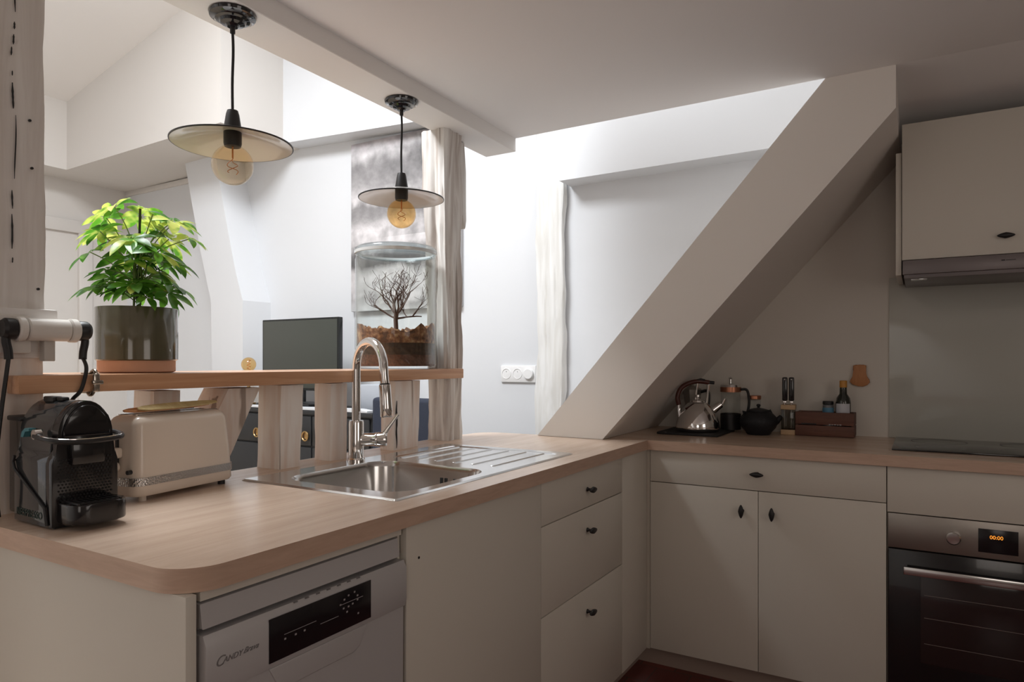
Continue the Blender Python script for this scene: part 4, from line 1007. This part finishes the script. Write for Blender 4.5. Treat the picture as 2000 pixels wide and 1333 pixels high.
# globe lamp
gl = thing('globe_lamp', 'small table lamp with bare amber globe bulb left of the television', 'table lamp', (-3.78, 2.96, dz + .001))
part(gl, 'base', BRASS, (lathe, [(0, 0), (.045, 0), (.045, .012), (.012, .020), (.010, .17), (.017, .175), (.017, .215), (0, .215)], (0, 0, 0), 24))
bb = part(gl, 'bulb', AMBER, (lathe, [(.014, .212)] + [(.047 * math.sin(math.radians(a)), .262 - .047 * math.cos(math.radians(a))) for a in range(18, 181, 9)], (0, 0, 0), 32), angle=80)
part(bb, 'filament', FILAM, (tube, [(.012 * math.sin(k * 1.4), .012 * math.cos(k * 1.4), .225 + k * .0045) for k in range(16)], .0018, 6))
# chairs glimpsed between the posts
def easy_chair(loc, rz, label, mat, H_):
    c2 = thing('upholstered_chair', label, 'chair', loc, rz, None)
    part(c2, 'seat', mat, (box, -.25, .25, -.25, .25, .36, .47, .03, 3))
    part(c2, 'backrest', mat, (box, -.225, .225, .20, .28, .44, H_, .02, 3))
    for (x, y) in ((-.21, -.21), (.21, -.21), (-.21, .23), (.21, .23)): part(c2, 'leg', BLACKM, (cyl, .016, 0, .37, (x, y, 0), 12))
    return c2
easy_chair((-2.05, 2.76, 0), PI, 'navy upholstered chair standing behind the tap side of the balusters, its back to the kitchen', NAVY, 1.06)

# ------------------------------------------------------------------ things on the stove worktop
tr = B(); prism(tr, rrect(-.985, -.720, 2.865, 3.170, .012, 4), T + .0005, T + .010, 'z', .002, 1)
tag(ob('slate_tray', tr, SLATE), 'dark flat tray under the kettle on the stove worktop', 'tray')
KZ = T + .0105
kt = thing('kettle', 'polished steel whistling kettle with dark red arched handle', 'kettle', (-.838, 2.985, KZ), 0)
part(kt, 'body', CHROME, (lathe, [(0, 0), (.085, 0), (.091, .004), (.094, .018), (.090, .042), (.078, .075), (.060, .104), (.042, .122), (.032, .128), (0, .128)], (0, 0, 0), 48), angle=45)
part(kt, 'lid', CHROME, (lathe, [(0, .127), (.034, .127), (.032, .134), (.010, .140), (.008, .146), (.012, .150), (.011, .158), (0, .160)], (0, 0, 0), 32))
rt_ = right
def K(u, z, dd=0): return rt_ * u + fwd * dd + Vector((0, 0, z))
part(kt, 'spout', CHROME, (lathe, [(0, 0), (.019, 0), (.016, .030), (.0155, .048), (0, .048)], tuple(K(.062, .088)), 20, K(.75, .55)), (tube, [K(.108, .118), K(.120, .140)], .006, 10))
part(kt, 'handle', MAHOG, (tube, smooth_path([K(-.082, .115), K(-.088, .150), K(-.070, .190), K(-.030, .212), (K(.010, .217)), K(.050, .212)], 6), .010, 14, None))
parts(kt, 'handle_bracket', CHROME, (tube, [K(-.078, .062), K(-.082, .090), K(-.082, .116)], .0075, 10), (tube, [K(.048, .209), K(.045, .17), K(.040, .118)], .0055, 10), (tube, [K(.0, .212), K(-.006, .165), K(-.01, .13)], .0045, 10))
part(kt, 'handle_tip', BLACKM, (tube, [K(.040, .214), K(.072, .211)], .0075, 12, None), (tube, [K(-.012, .216), K(.014, .222), K(.030, .219)], .009, 10, None))
# press pot behind kettle
pr_ = thing('french_press', 'glass cafetiere with copper-coloured rim behind the kettle', 'coffee press', (-.735, 3.150, T + .0105 - .0005))
part(pr_, 'beaker', GLASS, (lathe, [(0, .002), (.040, .002), (.042, .006), (.042, .185), (.044, .190)], (0, 0, 0), 32))
part(pr_, 'frame', BLACKM, (lathe, [(0, 0), (.044, 0), (.0445, .070), (.0425, .071), (.0425, .004), (0, .004)], (0, 0, 0), 32))
part(pr_, 'rim_band', COPPER, (lathe, [(.0425, .168), (.0455, .168), (.0455, .190), (.0425, .190), (.0425, .168)], (0, 0, 0), 32))
part(pr_, 'lid', STEEL, (lathe, [(0, .190), (.045, .190), (.042, .200), (.006, .206), (.005, .225), (.009, .230), (0, .236)], (0, 0, 0), 28))
part(pr_, 'handle', BLACKM, (tube, smooth_path([(.045, .0, .180), (.070, .01, .175), (.078, .012, .120), (.066, .01, .060), (.046, .0, .045)], 6), .006, 10))
# second dark pot behind
mk = thing('moka_pot', 'small dark faceted stove-top coffee pot behind the kettle', 'coffee pot', (-.905, 3.135, KZ))
part(mk, 'base', STEELD, (lathe, [(0, 0), (.042, 0), (.044, .01), (.036, .075), (.030, .080), (0, .08)], (0, 0, 0), 8), angle=20)
part(mk, 'upper', STEELD, (lathe, [(0, .082), (.031, .082), (.044, .175), (.04, .180), (.006, .195), (.008, .215), (0, .218)], (0, 0, 0), 8), angle=20)
part(mk, 'handle', BLACKM, (tube, smooth_path([(.04, .0, .165), (.072, .0, .168), (.075, 0, .12), (.066, 0, .09)], 5), .007, 8))
# jars between
for i, (x, y, r_, hh, lb) in enumerate(((-.640, 3.190, .028, .140, 'narrow glass jar with dark contents and copper-coloured lid right of the cafetiere'),)):
    j_ = thing('storage_jar', lb, 'jar', (x, y, T + .0005))
    part(j_, 'glass', GLASS, (lathe, [(0, 0), (r_, 0), (r_, hh), (r_ - .004, hh + .005)], (0, 0, 0), 28))
    part(j_, 'contents', BLACKM, (cyl, r_ - .002, .002, .075, (0, 0, 0), 24))
    part(j_, 'lid', COPPER, (cyl, r_ + .001, hh + .005, hh + .022, (0, 0, 0), 24, 'z', None, .002))
# teapot
tp_ = thing('teapot', 'black cast-iron teapot beside the kettle tray', 'teapot', (-.600, 3.075, T + .0005))
part(tp_, 'body', IRON, (lathe, [(0, 0), (.045, 0), (.050, .004), (.052, .010), (.070, .030), (.079, .054), (.076, .072), (.060, .090), (.046, .098), (.044, .100), (0, .100)], (0, 0, 0), 44))
part(tp_, 'lid', IRON, (lathe, [(.0, .100), (.047, .100), (.045, .106), (.020, .112), (.006, .114), (.005, .118), (.009, .124), (.007, .130), (0, .132)], (0, 0, 0), 36))
part(tp_, 'spout', IRON, (tube, [K(.060, .045), K(.080, .058), K(.098, .078)], .012, 14, [.018, .013, .009]))
parts(tp_, 'handle_lug', IRON, (tube, [K(-.050, .092, .0), K(-.066, .098), K(-.060, .085)], .006, 8), (tube, [K(.040, .094, .0), K(.050, .104), K(.056, .090)], .005, 8))
# knife block
kb_ = thing('knife_block', 'pale wooden knife block with clear sides and two black-handled knives', 'knife block', (-.490, 3.150, T + .0005), math.radians(4))
part(kb_, 'wood_base', PALEWOOD, (box, -.029, .029, -.035, .035, 0, .022, .002))
part(kb_, 'clear_box', thinglass('smoky_clear_plastic', (.55, .53, .48)), (box, -.027, .027, -.033, .033, .022, .108, .001))
part(kb_, 'wood_top', PALEWOOD, (box, -.029, .029, -.035, .035, .108, .128, .002))
kb_p = (( -.014, 'knife with black handle on the left of the block'), (.013, 'knife with black handle on the right of the block'))
for x_, lb in kb_p:
    kn_ = thing('kitchen_knife', lb, 'knife', (-.490 + x_, 3.150 + (-.004), T + .129), math.radians(4))
    part(kn_, 'blade', STEEL, (box, -.001, .001, -.016, .016, -.10, .012))
    part(kn_, 'bolster', CHROME, (box, -.006, .006, -.010, .010, .004, .016, .002))
    part(kn_, 'handle', BLACKP, (box, -.0105, .0105, -.013, .013, .016, .118, .005, 3))
    part(kn_, 'end_cap', CHROME, (sphere, .004, (0, -.013, .108), 10))
# crate
cr = thing('wooden_crate', 'small dark stained wooden crate holding bottle and jar', 'crate', (-.345, 3.165, T + .0005))
cx0, cx1, cy0, cy1, ch_ = -.112, .112, -.055, .055, .100
parts(cr, 'front_slat', CRATEM, (box, cx0, cx1, cy0, cy0 + .008, 0.004, .046, .001), (box, cx0, cx1, cy0, cy0 + .008, .050, ch_ + .002, .001))
parts(cr, 'back_slat', CRATEM, (box, cx0, cx1, cy1 - .008, cy1, 0.004, .046, .001), (box, cx0, cx1, cy1 - .008, cy1, .050, ch_, .001))
parts(cr, 'end_board', CRATEM, (box, cx0 + .001, cx0 + .010, cy0 + .008, cy1 - .008, 0, ch_, .001), (box, cx1 - .010, cx1 - .001, cy0 + .008, cy1 - .008, 0, ch_, .001))
part(cr, 'bottom', CRATEM, (box, cx0 + .010, cx1 - .010, cy0 + .008, cy1 - .008, 0, .006))
part(cr, 'stencil_mark', PRINTW, *[(box, .018 + k * .010, .025 + k * .010, cy0 - .0006, cy0 + .0006, .050, .0545 - .001 * (k % 2)) for k in range(5)])
part(cr, 'dark_slot', BLACKM, (box, -.088, -.030, cy0 - .0004, cy0 + .0006, .050, .055))
bt = thing('oil_bottle', 'dark oil bottle with gold cap and white label standing in the crate', 'bottle', (-.278, 3.170, T + .0070))
part(bt, 'glass', BOTTLEG, (lathe, [(0, 0), (.027, 0), (.029, .004), (.029, .135), (.026, .155), (.015, .172), (.0135, .205), (0, .205)], (0, 0, 0), 32))
part(bt, 'cap', GOLDC, (cyl, .0148, .198, .228, (0, 0, 0), 24, 'z', None, .002))
lb_ = B(); R2 = .0296
va, vb2 = [], []
for k in range(13):
    a = math.radians(-150 + k * 10) - 0.0
    va.append(lb_.verts.new((R2 * math.cos(a), R2 * math.sin(a), .060))); vb2.append(lb_.verts.new((R2 * math.cos(a), R2 * math.sin(a), .132)))
for k in range(12): lb_.faces.new((va[k], va[k + 1], vb2[k + 1], vb2[k]))
ob('label', lb_, LABELW, bt)
jr = thing('spice_jar', 'small jar with black lid and blue label left of the bottle in the crate', 'jar', (-.336, 3.170, T + .0070))
part(jr, 'glass', plain('jar_contents', (.16, .17, .18), .2, coat=.4), (lathe, [(0, 0), (.021, 0), (.0215, .12), (.019, .125), (0, .125)], (0, 0, 0), 24))
part(jr, 'label', LABELB, (lathe, [(.0218, .085), (.0220, .086), (.0220, .112), (.0218, .113)], (0, 0, 0), 24))
part(jr, 'lid', BLACKM, (cyl, .0215, .125, .140, (0, 0, 0), 24, 'z', None, .002))
# wooden wall board (plain wavy shape)
bm = B()
shape = [(-.026, .046), (-.014, .050), (.0, .047), (.014, .050), (.026, .046), (.025, .030), (.022, .012), (.026, -.004), (.037, -.014), (.040, -.028), (.030, -.040), (.012, -.048), (-.008, -.046), (-.030, -.038), (-.040, -.026), (-.036, -.014), (-.026, -.004), (-.024, .014), (-.027, .030)]
prism(bm, [(x * .95, z * .95) for x, z in shape], -.014, 0, 'y', .003, 2)
wb = ob('wall_trivet', bm, ORANGEWOOD); wb.location = (-.220, YW - .0068, 1.172)
tag(wb, 'small orange wooden board with wavy outline hanging on the kitchen wall', 'trivet')
